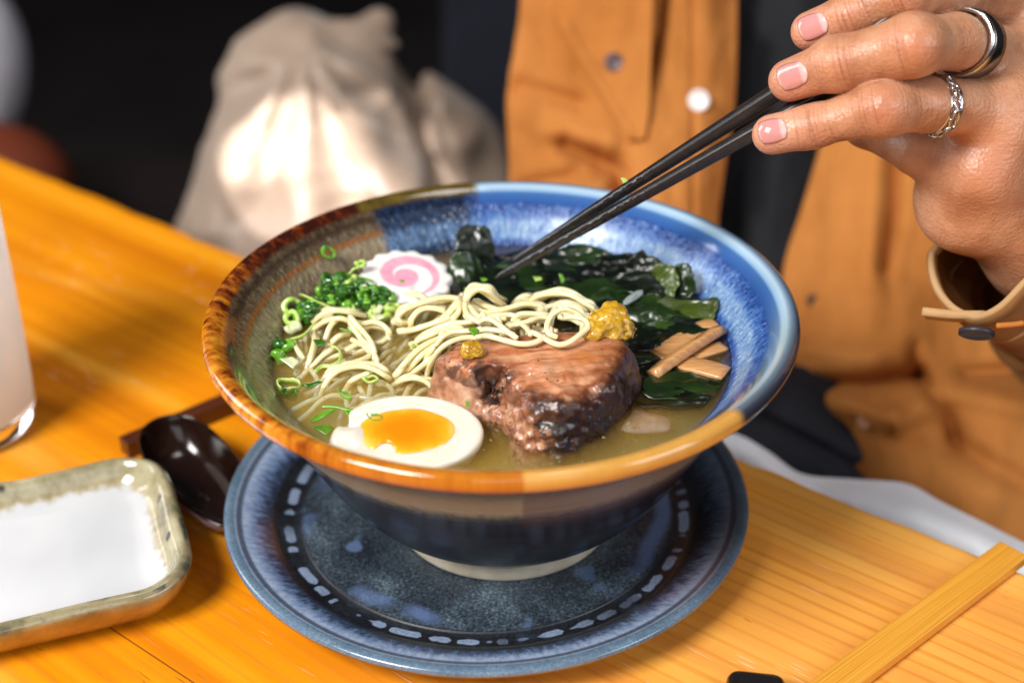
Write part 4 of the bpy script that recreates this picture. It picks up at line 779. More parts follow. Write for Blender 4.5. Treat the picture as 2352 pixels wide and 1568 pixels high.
def chip(zf, x, y, mm, a, b, yaw, tilt, mat, label):
    c = onz(*zf(x, y), ZB + mm * .001); n = 9; s = np.linspace(-1, 1, n); Sg, Tg = np.meshgrid(s, s, indexing='ij'); k = 1 - .25 * Tg * Sg
    u = np.array([math.cos(yaw), math.sin(yaw), 0]); v0 = np.array([-math.sin(yaw), math.cos(yaw), 0]); v = v0 * math.cos(tilt) + np.array([0, 0, 1]) * math.sin(tilt)
    G = c + (Sg * a * .001 * k)[..., None] * u + (Tg * b * .001 * (1 - .3 * Sg))[..., None] * v + (.12 * a * .001 * (Sg ** 2 - Tg ** 2 * .6))[..., None] * np.cross(u, v)
    V, F = slab(G, .0006); o = mobj("scallion_slice", V, F, mat); tag(o, label, "scallion", SG)
chip(Z2, 468, 1022, 4.5, 1.7, 1.4, .3, .3, SCD, "square dark green scallion chip on the noodles at left"); chip(Z2, 405, 1390, .3, 3.0, .8, .5, .2, SCD, "slim dark scallion chip floating near the left rim")
chip(Z2, 1830, 920, 20.5, 1.7, 1.5, .9, .9, SCM, "pointed green flake above the small mustard dab"); chip(Z2, 1195, 480, 10.8, .9, .7, .2, 0, SCM, "tiny green fleck on the fish cake"); chip(Z2, 1790, 560, 6, 1.6, 1.1, .3, .5, SCM, "small green piece left of the highest noodle arch")
chip(N3, 1440, 960, 8, 1.4, 1.0, .2, .3, SCL, "pale yellow green bit on seaweed below the chopsticks"); chip(N3, 1795, 950, 7, .8, 1.7, .3, .8, SCM, "narrow green bit standing on the dark seaweed"); chip(N3, 650, 975, 6, 1.0, .8, .3, .4, SCM, "green fleck on seaweed near the chopstick tip")
ribbon([at(Z2, *p) for p in [(560, 1040, 2.5), (640, 1080, 2.5), (655, 1170, 2), (580, 1225, 1.5), (490, 1230, 1.2), (430, 1275, 1)]], 1.5, SCL, "curly light green scallion shred on the noodles at left", .9)
ribbon([at(Z2, *p) for p in [(650, 895, 3.5), (740, 925, 4), (820, 955, 3.5), (830, 1000, 2.5)]], 1.5, SCM, "thin green scallion shred behind the straight slanting noodle", .9)
ring(at(Z2, 920, 1345, 3.0), (.1, -.3, 1), .0026, .0012, SCL, "light green scallion ring over the noodles behind the egg", .62, seed=1); ring(at(Z2, 1310, 1065, 6), (.3, -.5, 1), .0019, .0010, SCL, "small light scallion ring left of the meat", .7, .0005, seed=3)
ring(at(Z2, 690, 1480, .4), (.05, -.1, 1), .0034, .0010, SCM, "long narrow scallion ring floating behind the egg", .35, yaw=.9, seed=.2); ring(at(Z2, 190, 1400, -.8), (.1, -.2, 1), .0040, .0030, SCL, "pale sunken scallion ring near the left rim", .8, .0005, seed=2); ring(at(Z2, 200, 1470, -1.5), (.1, -.2, 1), .0032, .0030, SCD, "dark sunken scallion ring near the left rim", .6, seed=4)
ribbon([at(Z6, *p) for p in [(160, 540, -.5), (240, 490, .2), (360, 430, .4)]], 3.2, SCM, "broad green scallion strip left of the egg", .25); ribbon([at(Z6, *p) for p in [(250, 405, .4), (360, 405, .6), (480, 430, .5), (570, 445, .2)]], 1.8, SCM, "thin green scallion strip behind the egg's broken end", .4); chip(Z6, 520, 470, .4, 2.0, 1.2, .3, .2, SCM, "small green scallion piece by the egg's broken end"); chip(Z6, 280, 610, -1, 2.2, 2.4, .8, .2, SCM, "sunken green scallion piece left of the egg"); chip(Z6, 520, 635, 2.4, 1.1, .7, .2, .2, SCL, "light green bit on the egg white")
ring(onz(*Z6(715, 500), .0918), unit(en + np.array([0, -.1, 0])), .0026, .0008, SCM, "thin dark green scallion loop lying on the yolk", .55, .0004, .9, .5, 1)
for k_ in range(11):
    x_, y_ = [(700, 700), (820, 640), (900, 760), (980, 700), (1150, 730), (1280, 770), (1360, 850), (1180, 850), (620, 830), (480, 1010), (760, 850)][k_]; a_ = rs.uniform(0, 3.1); L_ = rs.uniform(18, 30)
    ribbon([at(N1, x_ + s_ * L_ * 1.6 * math.cos(a_), y_ + s_ * L_ * math.sin(a_), 11 - .0075 * max(y_ - 640, 0) * 2.2 + 1.6 * (1 - s_ * s_)) for s_ in (-1, 0, 1)], rs.uniform(3.2, 4.8), (SCD, SCM, SCD)[k_ % 3], None, rs.uniform(.2, .9), .0008)
chip(Z2, 215, 1190, 1.5, 2.2, 2.6, .8, .3, SCP, "white scallion piece at the left end of the noodles"); chip(Z7, 400, 950, 12, .6, .9, .2, 1.2, SCM, "tiny green fleck on the front of the meat"); chip(Z2, 985, 800, 4, 2.2, 1.2, .4, .4, SCP, "pale glossy scallion piece below the clump")

# ================================================================ OIL DROPLETS ON THE BROTH
rq = np.random.default_rng(12); bm = bmesh.new(); k = 0
while k < 420:
    a = rq.uniform(0, 2 * math.pi); q = .084 * math.sqrt(rq.uniform(0, 1)); x, y = q * math.cos(a), q * math.sin(a)
    if poly_sd(np.array([x]), np.array([y]), mp)[0] < .003: continue
    r = rq.choice([.00022, .0003, .0004, .0006], p=[.45, .3, .17, .08]); mt = Matrix.Translation((x, y, ZB - .00002)) @ Matrix.Diagonal((r, r, r * .45, 1)); bmesh.ops.create_icosphere(bm, subdivisions=2, radius=1.0, matrix=mt); k += 1
me = bpy.data.meshes.new("oil_droplets"); bm.to_mesh(me); bm.free(); me.polygons.foreach_set("use_smooth", np.ones(len(me.polygons), bool))
mo_ = M("clear_oil"); mo_.set(col=(.95, .80, .40, 1), rough=.03, trans=.85, ior=1.46); me.materials.append(mo_.m); o = bpy.data.objects.new("oil_droplets", me); COL.objects.link(o)
tag(o, "tiny oil droplets scattered over the broth surface", "oil", kind="stuff")

# ================================================================ CHOPSTICKS
def mat_stick():
    m = M("black_lacquered_wood"); n = m.noise(scale=300, det=3); wet = m.vor(scale=420); t = m.attr("along")
    g = m.noise(m.comb(m.math('MULTIPLY', t, 260), 0, 0), 1, 2)
    c = m.ramp(n, [(.3, (.010, .009, .010)), (.7, (.022, .018, .018))])
    w = m.math('MULTIPLY', m.step(t, .36, .28), 1.0)
    return m.set(col=c, rough=m.step(t, .28, .36, .14, .34), nrm=m.bump(m.math('ADD', m.math('MULTIPLY', n, .2), m.math('MULTIPLY', w, m.math('ADD', m.math('MULTIPLY', g, .8), m.math('MULTIPLY', wet, .9)))), .55, .0007), coat=m.step(t, .28, .36, .7, .1), coatr=.08)
STM = mat_stick()
def chopstick(a, b, r0, r1, label, ext=1.5):
    ax = unit(b - a); up = unit(np.array([-.20, -.10, 1.0]) - ax * (np.array([-.20, -.10, 1.0]) @ ax)); sd = np.cross(up, ax); n = 70; L = np.linalg.norm(b - a); t = np.linspace(0, ext, n); rows = []; at_ = []
    th = np.arange(24) / 24 * 2 * math.pi; c4 = np.sign(np.cos(th)) * np.abs(np.cos(th)) ** .62; s4 = np.sign(np.sin(th)) * np.abs(np.sin(th)) ** .62
    for k, tt in enumerate(t):
        r = r0 + (r1 - r0) * min(tt, 1.15); r *= (1 - .35 * (1 - min(k, 2) / 2)); rd = np.clip(tt * 3, 0, 1); cx = np.cos(th) * (1 - rd) + c4 * rd; sx = np.sin(th) * (1 - rd) + s4 * rd
        wv = 1 + .03 * math.sin(k * 2.1) * (tt < .3)
        rows.append(a + (b - a) * tt + r * wv * (cx[:, None] * up + sx[:, None] * sd)); at_ += [tt * L / .22] * 24
    G = np.stack(rows); F = gridfaces(n, 24, wrap=True) + [tuple(reversed(range(24))), tuple(range((n - 1) * 24, n * 24))]
    o = mobj("chopstick", G.reshape(-1, 3), F, STM, attrs={"along": at_}); fix_normals(o); return tag(o, label, "chopstick", "pair of black chopsticks")
chopstick(onz(1177, 602, .0990), atd(1767, 223, .5205), .00150, .00305, "upper black chopstick held between the fingers, its tip higher up", 1.42)
chopstick(onz(1139, 639, .0955), atd(1770, 281, .5205), .00150, .00290, "lower black chopstick reaching farther down into the bowl", 1.42)
chip(lambda x, y: (x, y), 1430, 414, 44, .9, .9, .3, .8, SCL, "tiny green bit stuck on top of the upper chopstick")
_o = [o for o in S.objects if o.get("label") == "tiny green bit stuck on top of the upper chopstick"][0]; _p = atd(1434, 420, .5452); _o.location = _p

# ================================================================ PERSON: hand and forearm (one continuous body)
HD = .012
def J(x, y, d, r): return atd(x, y, d + HD), r * .001
FING = {"index": [J(1862, 72, .500, 6.4), J(1955, 36, .492, 7.4), J(2085, -22, .484, 9.6), J(2210, -20, .502, 9.8), J(2340, -5, .535, 12)],
        "middle": [J(1814, 185, .497, 6.9), J(1920, 147, .486, 8.8), J(2095, 104, .474, 10.4), J(2190, 96, .489, 9.3), J(2345, 132, .530, 10.5)],
        "ring": [J(1774, 309, .497, 6.5), J(1865, 291, .494, 6.8), J(2025, 249, .483, 9.5), J(2135, 241, .491, 9.2), J(2300, 252, .513, 12)],
        "pinky": [J(2095, 275, .560, 6.2), J(2035, 262, .556, 6.8), J(1990, 287, .540, 8.2), J(2110, 347, .524, 8.8), J(2250, 392, .514, 10.8)],
        "thumb": [J(1905, 205, .5285, 8.0), J(2030, 200, .538, 9.5), J(2230, 230, .556, 11.5), J(2400, 400, .565, 15)]}
WR = J(2400, 560, .552, 17)
ARM = unit(atd(2430, 745, .69) - atd(2310, 580, .56)); FA0 = atd(2398, 582, .566); FA1 = FA0 + ARM * .05; FA2 = FA0 + ARM * .125
hh = .0008
allp = np.array([p for ch in FING.values() for p, r in ch] + [WR[0], FA2]); lo = allp.min(0) - .026; hi = allp.max(0) + .026
Pg = gridpts(lo, hi, hh); BIG = .05
def field(prims, k):
    D = np.full(Pg.shape[:3], BIG)
    for a, b, ra, rb in prims:
        m0 = np.minimum(a, b) - max(ra, rb) - .014; m1 = np.maximum(a, b) + max(ra, rb) + .014
        i0 = np.maximum(((m0 - lo) / hh).astype(int), 0); i1 = np.minimum(((m1 - lo) / hh).astype(int) + 2, D.shape)
        sl_ = tuple(slice(x, y) for x, y in zip(i0, i1)); D[sl_] = smin(D[sl_], sd_cone(Pg[sl_], a, b, ra, rb), k)
    return D
fd = []
view = lambda p: unit(p - CAM)
for nm, ch in FING.items():
    pr = [(ch[i][0], ch[i + 1][0], ch[i][1], ch[i + 1][1]) for i in range(len(ch) - 1)]
    if nm in ("index", "middle", "ring"):     # knuckle pad on the back, pulp under the tip
        p, r = ch[2]; pr.append((p - view(p) * .0022, p - view(p) * .0021 + unit(ch[3][0] - p) * .003, r * .86, r * .84))
        p, r = ch[1]; pr.append((p - view(p) * .0006, p - view(p) * .0005 + unit(ch[2][0] - p) * .002, r * .97, r * .95))
        p, r = ch[0]; pr.append((p + view(p) * .0012, p + view(p) * .0014 + unit(ch[1][0] - p) * .008, r * .92, r * .95))
    fd.append(field(pr, .004))
D = fd[0]
for e in fd[1:]: D = smin(D, e, .0009)
palm = [(FING[n][-1][0], WR[0], FING[n][-1][1], 17 * .001) for n in ("index", "middle", "ring", "pinky")]
palm += [(J(2240, 400, .524, 12)[0], J(2224, 462, .533, 12)[0], .0115, .0158), (J(2170, 385, .528, 9)[0], J(2215, 445, .534, 9)[0], .0092, .0135), (J(2224, 462, .533, 13)[0], WR[0], .0158, .017), (FING["ring"][-1][0], J(2224, 462, .533, 12)[0], .011, .0130),
         (FING["middle"][-1][0], FING["ring"][-1][0], .0115, .0115), (FING["ring"][-1][0], FING["pinky"][-1][0], .0112, .0105), (FING["index"][-1][0], FING["middle"][-1][0], .0115, .0115),
         (WR[0], FA1, .0175, .0205), (FA1, FA2, .0205, .023), (FING["thumb"][-1][0], WR[0], .015, .017)]
D = smin(D, field(palm, .012), .0055)
# tendons and shallow dips on the back of the hand
D = D + .0006 * fbm(Pg[..., :], 60, 3, 2) * np.clip((Pg[..., 0] - .155) / .02, 0, 1)
V, F = surface_nets(D, lo, hh)
segs = []; 
for nm, ch in FING.items():
    L = 0
    for i in range(len(ch) - 1): segs.append((ch[i][0], ch[i + 1][0], L)); L += np.linalg.norm(ch[i + 1][0] - ch[i][0])
best = np.full(len(V), 9.0); axp = np.zeros(len(V))
for a, b, L in segs:
    ba = b - a; t = np.clip((V - a) @ ba / (ba @ ba), 0, 1); d = np.linalg.norm(V - a - t[:, None] * ba, axis=1); k = d < best; best[k] = d[k]; axp[k] = (L + t * np.linalg.norm(ba))[k]
kn = np.zeros(len(V)); cr = np.zeros(len(V)); tip = np.zeros(len(V))
for nm in ("index", "middle", "ring"):
    ch = FING[nm]
    for i, s_ in ((1, .0055), (2, .0075)):
        g = np.exp(-(np.linalg.norm(V - (ch[i][0] - view(ch[i][0]) * ch[i][1]), axis=1) / s_) ** 2); cr = np.maximum(cr, g)
        kn = np.maximum(kn, g)
    tip = np.maximum(tip, np.exp(-(np.linalg.norm(V - ch[0][0], axis=1) / .011) ** 2))
for p in (FING["pinky"][-1][0], J(2262, 380, .50, 0)[0]): kn = np.maximum(kn, .8 * np.exp(-(np.linalg.norm(V - p, axis=1) / .016) ** 2))
def mat_skin():
    m = M("tan_skin"); n = m.noise(scale=55, det=4, rough=.6); fine = m.noise(scale=900, det=3, rough=.6); vo = m.vor(scale=750)
    a = m.attr("axpos"); k = m.attr("knuckle"); cr = m.attr("crease"); tp = m.attr("tip")
    c = m.ramp(n, [(.3, (.36, .150, .072)), (.5, (.51, .240, .128)), (.72, (.61, .33, .20))])
    c = m.mix(m.math('MULTIPLY', k, .50), c, (.52, .17, .085, 1)); c = m.mix(m.math('MULTIPLY', tp, .55), c, (.70, .30, .22, 1))
    w = m.noise(m.comb(m.math('MULTIPLY', a, 900), m.math('MULTIPLY', n, 1.6), 0), 1, 2, .6)
    w2 = m.noise(m.map(m.obj, rot=(.3, .5, .2), sc=(160, 160, 900)), 1, 3, .6)
    c = m.mix(m.math('MULTIPLY', m.step(w, .50, .36), m.math('MULTIPLY', m.math('ADD', cr, .10), .85)), c, (.27, .085, .04, 1))
    h = m.math('ADD', m.math('ADD', m.math('MULTIPLY', vo, .30), m.math('MULTIPLY', fine, .25)), m.math('ADD', m.math('MULTIPLY', w, m.math('ADD', .35, m.math('MULTIPLY', cr, 2.2))), m.math('MULTIPLY', w2, .35)))
    return m.set(col=c, rough=m.step(fine, .3, .7, .28, .48), sss=.14, ssss=.003, sssr=(1, .36, .2), nrm=m.bump(h, .75, .0008), spec=.5, coat=.12, coatr=.3)
person = thing("person", atd(2000, 900, .86), "person in orange jacket and black clothes holding black chopsticks, two rings on one hand", "person")
body = mobj("body", V, F, mat_skin(), person, attrs={"axpos": axp, "knuckle": kn, "crease": cr, "tip": tip})
bvh = BVHTree.FromPolygons(V.tolist(), [tuple(int(i) for i in f) for f in F])
def mat_nail():
    m = M("fingernail"); s = m.attr("s"); n = m.noise(scale=300, det=2)
    c = m.ramp(s, [(.0, (.62, .36, .30)), (.05, (.70, .44, .38)), (.10, (.58, .255, .235)), (.74, (.60, .265, .25)), (.82, (.70, .43, .41)), (1, (.72, .48, .44))])
    return m.set(col=c, rough=.16, sss=.2, ssss=.002, coat=.7, coatr=.08, nrm=m.bump(n, .05, .0005))
NAIL = mat_nail()
for (cx, cy, dx, dy, hl, hw) in [(1867, 61, -.935, .355, 34, 28), (1820, 174, -.945, .327, 35, 29), (1774, 301, -.975, .22, 33, 27)]:
    ax = np.array([dx, dy]) / math.hypot(dx, dy); ay = np.array([-ax[1], ax[0]]); n = 19; g = np.linspace(-1, 1, n); Gp = np.zeros((n, n, 3)); sa = np.zeros((n, n)); ok = True
    for i, a in enumerate(g):
        for j, b in enumerate(g):
            # square to rounded nail outline: straight sides, round free edge and lunula end
            u_ = a * math.sqrt(1 - .38 * b * b); v_ = b * math.sqrt(1 - .30 * a * a) * (1 - .06 * a)
            px = np.array([cx, cy]) + ax * (-u_ * hl) + ay * v_ * hw; d = unit(ray(*px)); hit = bvh.ray_cast(Vector(CAM), Vector(d))
            if hit[0] is None: ok = False; hit = (Gp[i, j - 1] if j else Gp[i - 1, j], Vector((0, -.7, .7)))
            rim_ = max(abs(a), abs(b)); Gp[i, j] = np.array(hit[0]) - d * (.00055 * (1 - .75 * rim_ ** 6)); sa[i, j] = (u_ + 1) / 2
    V2, F2 = slab(Gp, .0005); mobj("fingernail", V2, F2, NAIL, body, attrs={"s": np.r_[sa.ravel(), sa.ravel()]})

# ---------------------------------------------------------------- finger rings
def mat_metal(name, c, r, **k):
    m = M(name); n = m.noise(m.map(m.obj, sc=(300, 300, 300)), 1, 2); return m.set(col=c, metal=1.0, rough=r, nrm=m.bump(n, .05, .0003), **k)
def band(name, c, ax, prof, mat, parent=None, n=96, sc=(1, 1), origin=None):
    ax = unit(ax); u = unit(np.cross(ax, [0, 0, 1])); v = np.cross(ax, u); th = np.arange(n) / n * 2 * math.pi; rows = []
    for r, z in prof: rows.append(c + r * sc[0] * np.cos(th)[:, None] * u + r * sc[1] * np.sin(th)[:, None] * v + z * ax)
    G = np.stack(rows + [rows[0]]); k = len(prof); F = []
    for i in range(k):
        for j in range(n): F.append((i * n + j, i * n + (j + 1) % n, ((i + 1) % k) * n + (j + 1) % n, ((i + 1) % k) * n + j))
    o = mobj(name, np.stack(rows).reshape(-1, 3), F, mat, parent, origin=origin); return fix_normals(o)
STEEL = mat_metal("polished_steel", (.62, .62, .63, 1), .16); DST = mat_metal("dark_brushed_steel", (.24, .23, .22, 1), .24)
a = unit(J(2330, 128, .524, 0)[0] - J(2175, 92, .480, 0)[0]); c = J(2217, 99, .4955, 0)[0]; Rr = .0118
r1 = thing("finger_ring", c, "wide plain steel ring on the middle finger", "ring")
band("wide_band", c, a, [(Rr - .0012, -.0024), (Rr + .0002, -.0024), (Rr + .0006, -.0018), (Rr + .0006, .0066), (Rr + .0001, .0074), (Rr - .0012, .0074)], DST, r1)
band("polished_edge", c, a, [(Rr - .0012, -.0044), (Rr + .0001, -.0044), (Rr + .0006, -.0040), (Rr + .0006, -.0031), (Rr + .0001, -.0026), (Rr - .0012, -.0026)], STEEL, r1)
a = unit(J(2300, 252, .513, 0)[0] - J(2060, 246, .486, 0)[0]); c = J(2148, 242, .4925, 0)[0]; Rr = .0099
r2 = thing("finger_ring", c, "narrower steel ring with a chain inlay on the ring finger", "ring")
band("base_band", c, a, [(Rr - .0010, -.0031), (Rr + .0004, -.0031), (Rr + .0004, -.0021), (Rr - .0003, -.0019), (Rr - .0003, .0019), (Rr + .0004, .0021), (Rr + .0004, .0031), (Rr - .0010, .0031)], STEEL, r2)
u = unit(np.cross(a, [0, 0, 1])); v = np.cross(a, u); Vs, Fs, off = [], [], 0
for k in range(20):
    t = k / 20 * 2 * math.pi; rad = math.cos(t) * u + math.sin(t) * v; tn = np.cross(a, rad); cc = c + rad * (Rr + .0006); th = np.linspace(0, 2 * math.pi, 15)
    ln = unit(tn + a * .5 + rad * .30 * (1 if k % 2 else -1)); wd = unit(np.cross(rad, ln))
    P = cc + (.0020 * np.cos(th))[:, None] * ln + (.0013 * np.sin(th))[:, None] * wd; V2, F2 = tube(P, .00050, 8, cap=False); Vs.append(V2); Fs += [tuple(q + off for q in f) for f in F2]; off += len(V2)
mobj("chain_links", np.vstack(Vs), Fs, STEEL, r2)

# ---------------------------------------------------------------- clothes
def mat_cloth(name, c0, c1, weave=1400, rough=.9, sheen=.0, spec=.18):
    m = M(name); n = m.noise(scale=14, det=4, rough=.6); f = m.noise(scale=weave, det=2)
    return m.set(col=m.ramp(n, [(.3, c0), (.7, c1)]), rough=rough, sheen=sheen, spec=spec, nrm=m.bump(m.math('ADD', m.math('MULTIPLY', f, .3), m.math('MULTIPLY', m.noise(scale=60, det=3), 1.0)), .35, .002))
ORG = mat_cloth("orange_canvas", (.39, .135, .026), (.54, .212, .052)); BLK = mat_cloth("black_jersey", (.012, .012, .014), (.022, .022, .026)); BLK2 = mat_cloth("charcoal_denim", (.016, .017, .022), (.030, .032, .040))
INN = mat_cloth("canvas_inside", (.22, .085, .018), (.34, .15, .035)); CUF = mat_cloth("shaded_canvas", (.20, .090, .030), (.32, .155, .055)); EDG = mat_cloth("frayed_hem", (.36, .20, .085), (.56, .36, .18))  # sleeve canvas is the jacket's, with its shade painted into a browner colour
def gauss_line(Q, pts, w):
    pts = np.asarray(pts, float); d = np.full(Q.shape[:2], 1e9)
    for a, b in zip(pts[:-1], pts[1:]):
        ba = b - a; t = np.clip(((Q - a) @ ba) / (ba @ ba), 0, 1); d = np.minimum(d, np.linalg.norm(Q - a - t[..., None] * ba, axis=-1))
    return np.exp(-(d / w) ** 2)
def panel(name, rows, mat, parent, folds=(), amp=.006, nsc=.006, thick=.0022, nu=90, nv=90, seed=0, **k):
    """cloth panel: rows of (x, y, depth) turned into places, with folds pushed in or out along the depth"""
    R = loft([np.array(r, float) for r in rows], nu, nv); Q = R[..., :2]; d = R[..., 2].copy()
    q = np.stack([Q[..., 0], Q[..., 1] * .55, Q[..., 0] * 0 + seed], -1); d = d + amp * fbm(q, nsc, seed, 3) + amp * .22 * fbm(q, nsc * 4, seed + 9, 2)
    for pts, w, dep in folds: d = d + dep * gauss_line(Q, pts, w)
    G = CAM + (FWD + ((Q[..., :1] - IW / 2) / FPX) * RGT - ((Q[..., 1:] - IH / 2) / FPX) * UPV) * d[..., None]
    V, F = slab(G, thick); o = mobj(name, V, F, mat, parent, **k); fix_normals(o); return o, BVHTree.FromPolygons(V.tolist(), F)
sh, _ = panel("black_shirt", [[(1480, -260, .88), (1700, -260, .84), (1860, -260, .83), (2100, -260, .87)], [(1480, 100, .88), (1700, 100, .84), (1860, 100, .83), (2100, 100, .87)], [(1480, 500, .87), (1680, 500, .83), (1820, 500, .82), (2100, 500, .87)], [(1480, 850, .83), (1680, 850, .80), (1820, 850, .79), (2100, 850, .83)]],
    BLK, person, [([(1760, 120), (1740, 480)], 22, .006), ([(1680, 640), (1830, 600)], 14, -.006), ([(1640, 690), (1830, 660)], 12, .007)], amp=.004)
panel("black_trousers", [[(1450, 780, .82), (1700, 770, .80), (1900, 790, .79), (2200, 800, .82)], [(1450, 900, .765), (1700, 890, .75), (1900, 900, .745), (2200, 920, .78)], [(1450, 1030, .735), (1700, 1020, .72), (1900, 1040, .715), (2200, 1060, .74)], [(1450, 1250, .73), (1700, 1250, .72), (1900, 1260, .715), (2200, 1300, .74)]], BLK2, person, [([(1700, 930), (1980, 1080)], 16, .008)], amp=.005)
jk = bpy.data.objects.new("jacket", None); COL.objects.link(jk); jk.parent = person
lp, lb = panel("jacket_panel", [[(1205, -240, .835), (1300, -240, .80), (1480, -240, .785), (1620, -240, .785), (1700, -240, .80)], [(1198, 0, .835), (1300, 0, .80), (1480, 0, .785), (1620, 0, .785), (1692, 0, .80)], [(1184, 110, .835), (1300, 110, .795), (1480, 110, .785), (1620, 110, .785), (1690, 110, .80)],
    [(1166, 225, .83), (1300, 225, .79), (1480, 225, .78), (1610, 225, .78), (1684, 240, .795)], [(1172, 400, .82), (1300, 400, .785), (1480, 400, .775), (1590, 400, .775), (1660, 400, .79)], [(1160, 560, .80), (1300, 560, .77), (1460, 560, .76), (1570, 560, .765), (1645, 560, .78)], [(1160, 860, .76), (1300, 860, .73), (1460, 860, .72), (1570, 860, .73), (1660, 860, .75)]],
    ORG, jk, [([(1535, -200), (1520, 60), (1480, 200)], 12, .010), ([(1590, -200), (1590, 520)], 7, .003), ([(1300, 330), (1420, 400), (1440, 540)], 26, .016), ([(1200, 430), (1330, 400)], 16, .010), ([(1200, 200), (1330, 240)], 22, .010), ([(1250, 300), (1400, 330)], 24, -.008), ([(1400, 420), (1340, 470)], 20, -.008), ([(1230, 500), (1430, 520)], 18, .010)], amp=.007, seed=2)
rp, rb = panel("jacket_panel", [[(1975, -240, .82), (2060, -240, .80), (2200, -240, .80), (2400, -240, .82), (2600, -240, .86)], [(1925, 100, .81), (2030, 100, .79), (2200, 100, .79), (2400, 100, .80), (2600, 100, .85)], [(1886, 330, .80), (2000, 330, .78), (2180, 330, .775), (2400, 330, .78), (2600, 330, .83)],
    [(1842, 480, .79), (1970, 480, .77), (2160, 480, .76), (2400, 480, .77), (2600, 480, .82)], [(1799, 630, .785), (1950, 630, .765), (2150, 630, .755), (2400, 630, .765), (2600, 630, .80)], [(1812, 780, .77), (1950, 780, .75), (2150, 780, .74), (2400, 780, .75), (2600, 780, .78)], [(1836, 880, .755), (1960, 870, .735), (2150, 870, .725), (2400, 880, .735), (2600, 880, .76)],
    [(1898, 975, .74), (2010, 970, .72), (2180, 970, .705), (2400, 990, .71), (2600, 1000, .74)], [(1985, 1105, .72), (2080, 1112, .70), (2210, 1130, .685), (2400, 1160, .69), (2600, 1190, .72)], [(2020, 1240, .715), (2120, 1270, .70), (2230, 1290, .69), (2400, 1330, .69), (2600, 1360, .72)]],
    ORG, jk, [([(2056, 320), (2052, 450), (2034, 620)], 19, .013), ([(2010, 330), (2000, 640)], 30, -.006), ([(1880, 880), (1990, 880), (2110, 862)], 20, .020), ([(2110, 862), (2170, 940), (2190, 1010)], 20, .014), ([(2110, 862), (2100, 800)], 18, .008), ([(1840, 800), (2000, 820), (2080, 800)], 26, -.007), ([(2060, 960), (2200, 900), (2352, 930)], 34, -.012), ([(1920, 930), (2050, 960)], 26, -.010), ([(2190, 1020), (2352, 1110)], 30, .010), ([(2220, 860), (2352, 850)], 20, .012), ([(1850, 700), (1850, 1000)], 9, .002)], amp=.006, seed=7)
fl, fb_ = panel("pocket_flap", [[(1235, -230, .785), (1380, -230, .778), (1505, -230, .775)], [(1280, 40, .785), (1390, 40, .778), (1500, 40, .775)], [(1335, 150, .782), (1420, 150, .776), (1495, 150, .774)], [(1400, 250, .780), (1450, 250, .774), (1492, 250, .772)], [(1448, 322, .776), (1465, 322, .773), (1482, 318, .771)]], ORG, jk, [([(1300, 60), (1450, 310)], 9, -.003)], amp=.003, nu=50, nv=40, thick=.003)
def button(x, y, rpx, bvh_, mat, label, th=.0018, par=None):
    d = unit(ray(x, y)); h = bvh_.ray_cast(Vector(CAM), Vector(d)); p = np.array(h[0]) if h[0] is not None else atd(x, y, .78)
    dep = (p - CAM) @ FWD; r = rpx * dep / FPX; prof = [(0, 0), (r, 0), (r, th * .6), (r * .9, th), (r * .75, th * .9), (r * .6, th * .7), (0, th * .7)]
    ax = -d; u_ = unit(np.cross(ax, [0, 0, 1])); v_ = np.cross(ax, u_); t = np.arange(40) / 40 * 2 * math.pi
    G = np.stack([p + k * np.cos(t)[:, None] * u_ + k * np.sin(t)[:, None] * v_ + z * ax for k, z in prof]); o = mobj("button", G.reshape(-1, 3), gridfaces(len(prof), 40, wrap=True), mat, par or jk); fix_normals(o); o["label"] = label
button(1410, 143, 22, fb_, plain("horn_button", "#5d4a4d", .35), "dark horn button on the pocket flap"); button(1605, 231, 25, lb, plain("pearl_button", "#f2eeec", .25, coat=.4), "white pearl button on the jacket front", .004)
button(1868, 690, 15, rb, plain("dark_button", "#4a2b1a", .5), "dark button low on the jacket front", .001); button(1985, 968, 17, rb, plain("copper_stud", "#b9855f", .35), "copper stud near the jacket hem", .002)
# sleeve with open cuff round the wrist
loop = [(2140, 590, .568), (2150, 655, .556), (2187, 705, .546), (2240, 728, .540), (2296, 706, .536), (2352, 650, .535), (2420, 580, .540), (2475, 500, .555), (2480, 440, .575), (2420, 420, .592), (2330, 440, .598), (2230, 480, .592), (2165, 530, .580)]
L0 = np.array([atd(*p) for p in loop]); L0 = catmull(np.vstack([L0[-2:], L0, L0[:2]]), 17 * 10)[20:-29]
n = len(L0); dn = ARM; cen = L0.mean(0); rows = []
for k, t in enumerate(np.linspace(0, 1, 26)):
    sf = (FA0 - cen) * min(t * 2.2, 1) * .9; P = L0 + dn * (t * .15) + sf; rad = P - (cen + dn * (t * .15) + sf); rad /= np.linalg.norm(rad, axis=1)[:, None]
    wr = vnoise(np.column_stack([P[:, 0] * .4, P[:, 1] * .4, P[:, 2]]), 120, 6) * .0035 * min(t * 4, 1); rows.append(P + rad * (.002 * math.sin(min(t * 9, 3.1)) + wr + t * .009)[:, None])
G = np.stack([np.vstack([r_, r_[:1]]) for r_ in rows]); ctr = np.stack([cen + dn * (t * .15) + (FA0 - cen) * min(t * 2.2, 1) * .9 for t in np.linspace(0, 1, 26)])[:, None, :]; ro = G - ctr; ro /= np.linalg.norm(ro, axis=-1)[..., None]
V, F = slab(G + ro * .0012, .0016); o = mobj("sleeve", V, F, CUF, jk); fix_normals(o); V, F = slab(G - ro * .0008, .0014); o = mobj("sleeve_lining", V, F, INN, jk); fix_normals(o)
V, F = tube(np.vstack([L0, L0[:1]]), .0014, 10, cap=False); mobj("cuff_edge", V, F, EDG, jk)
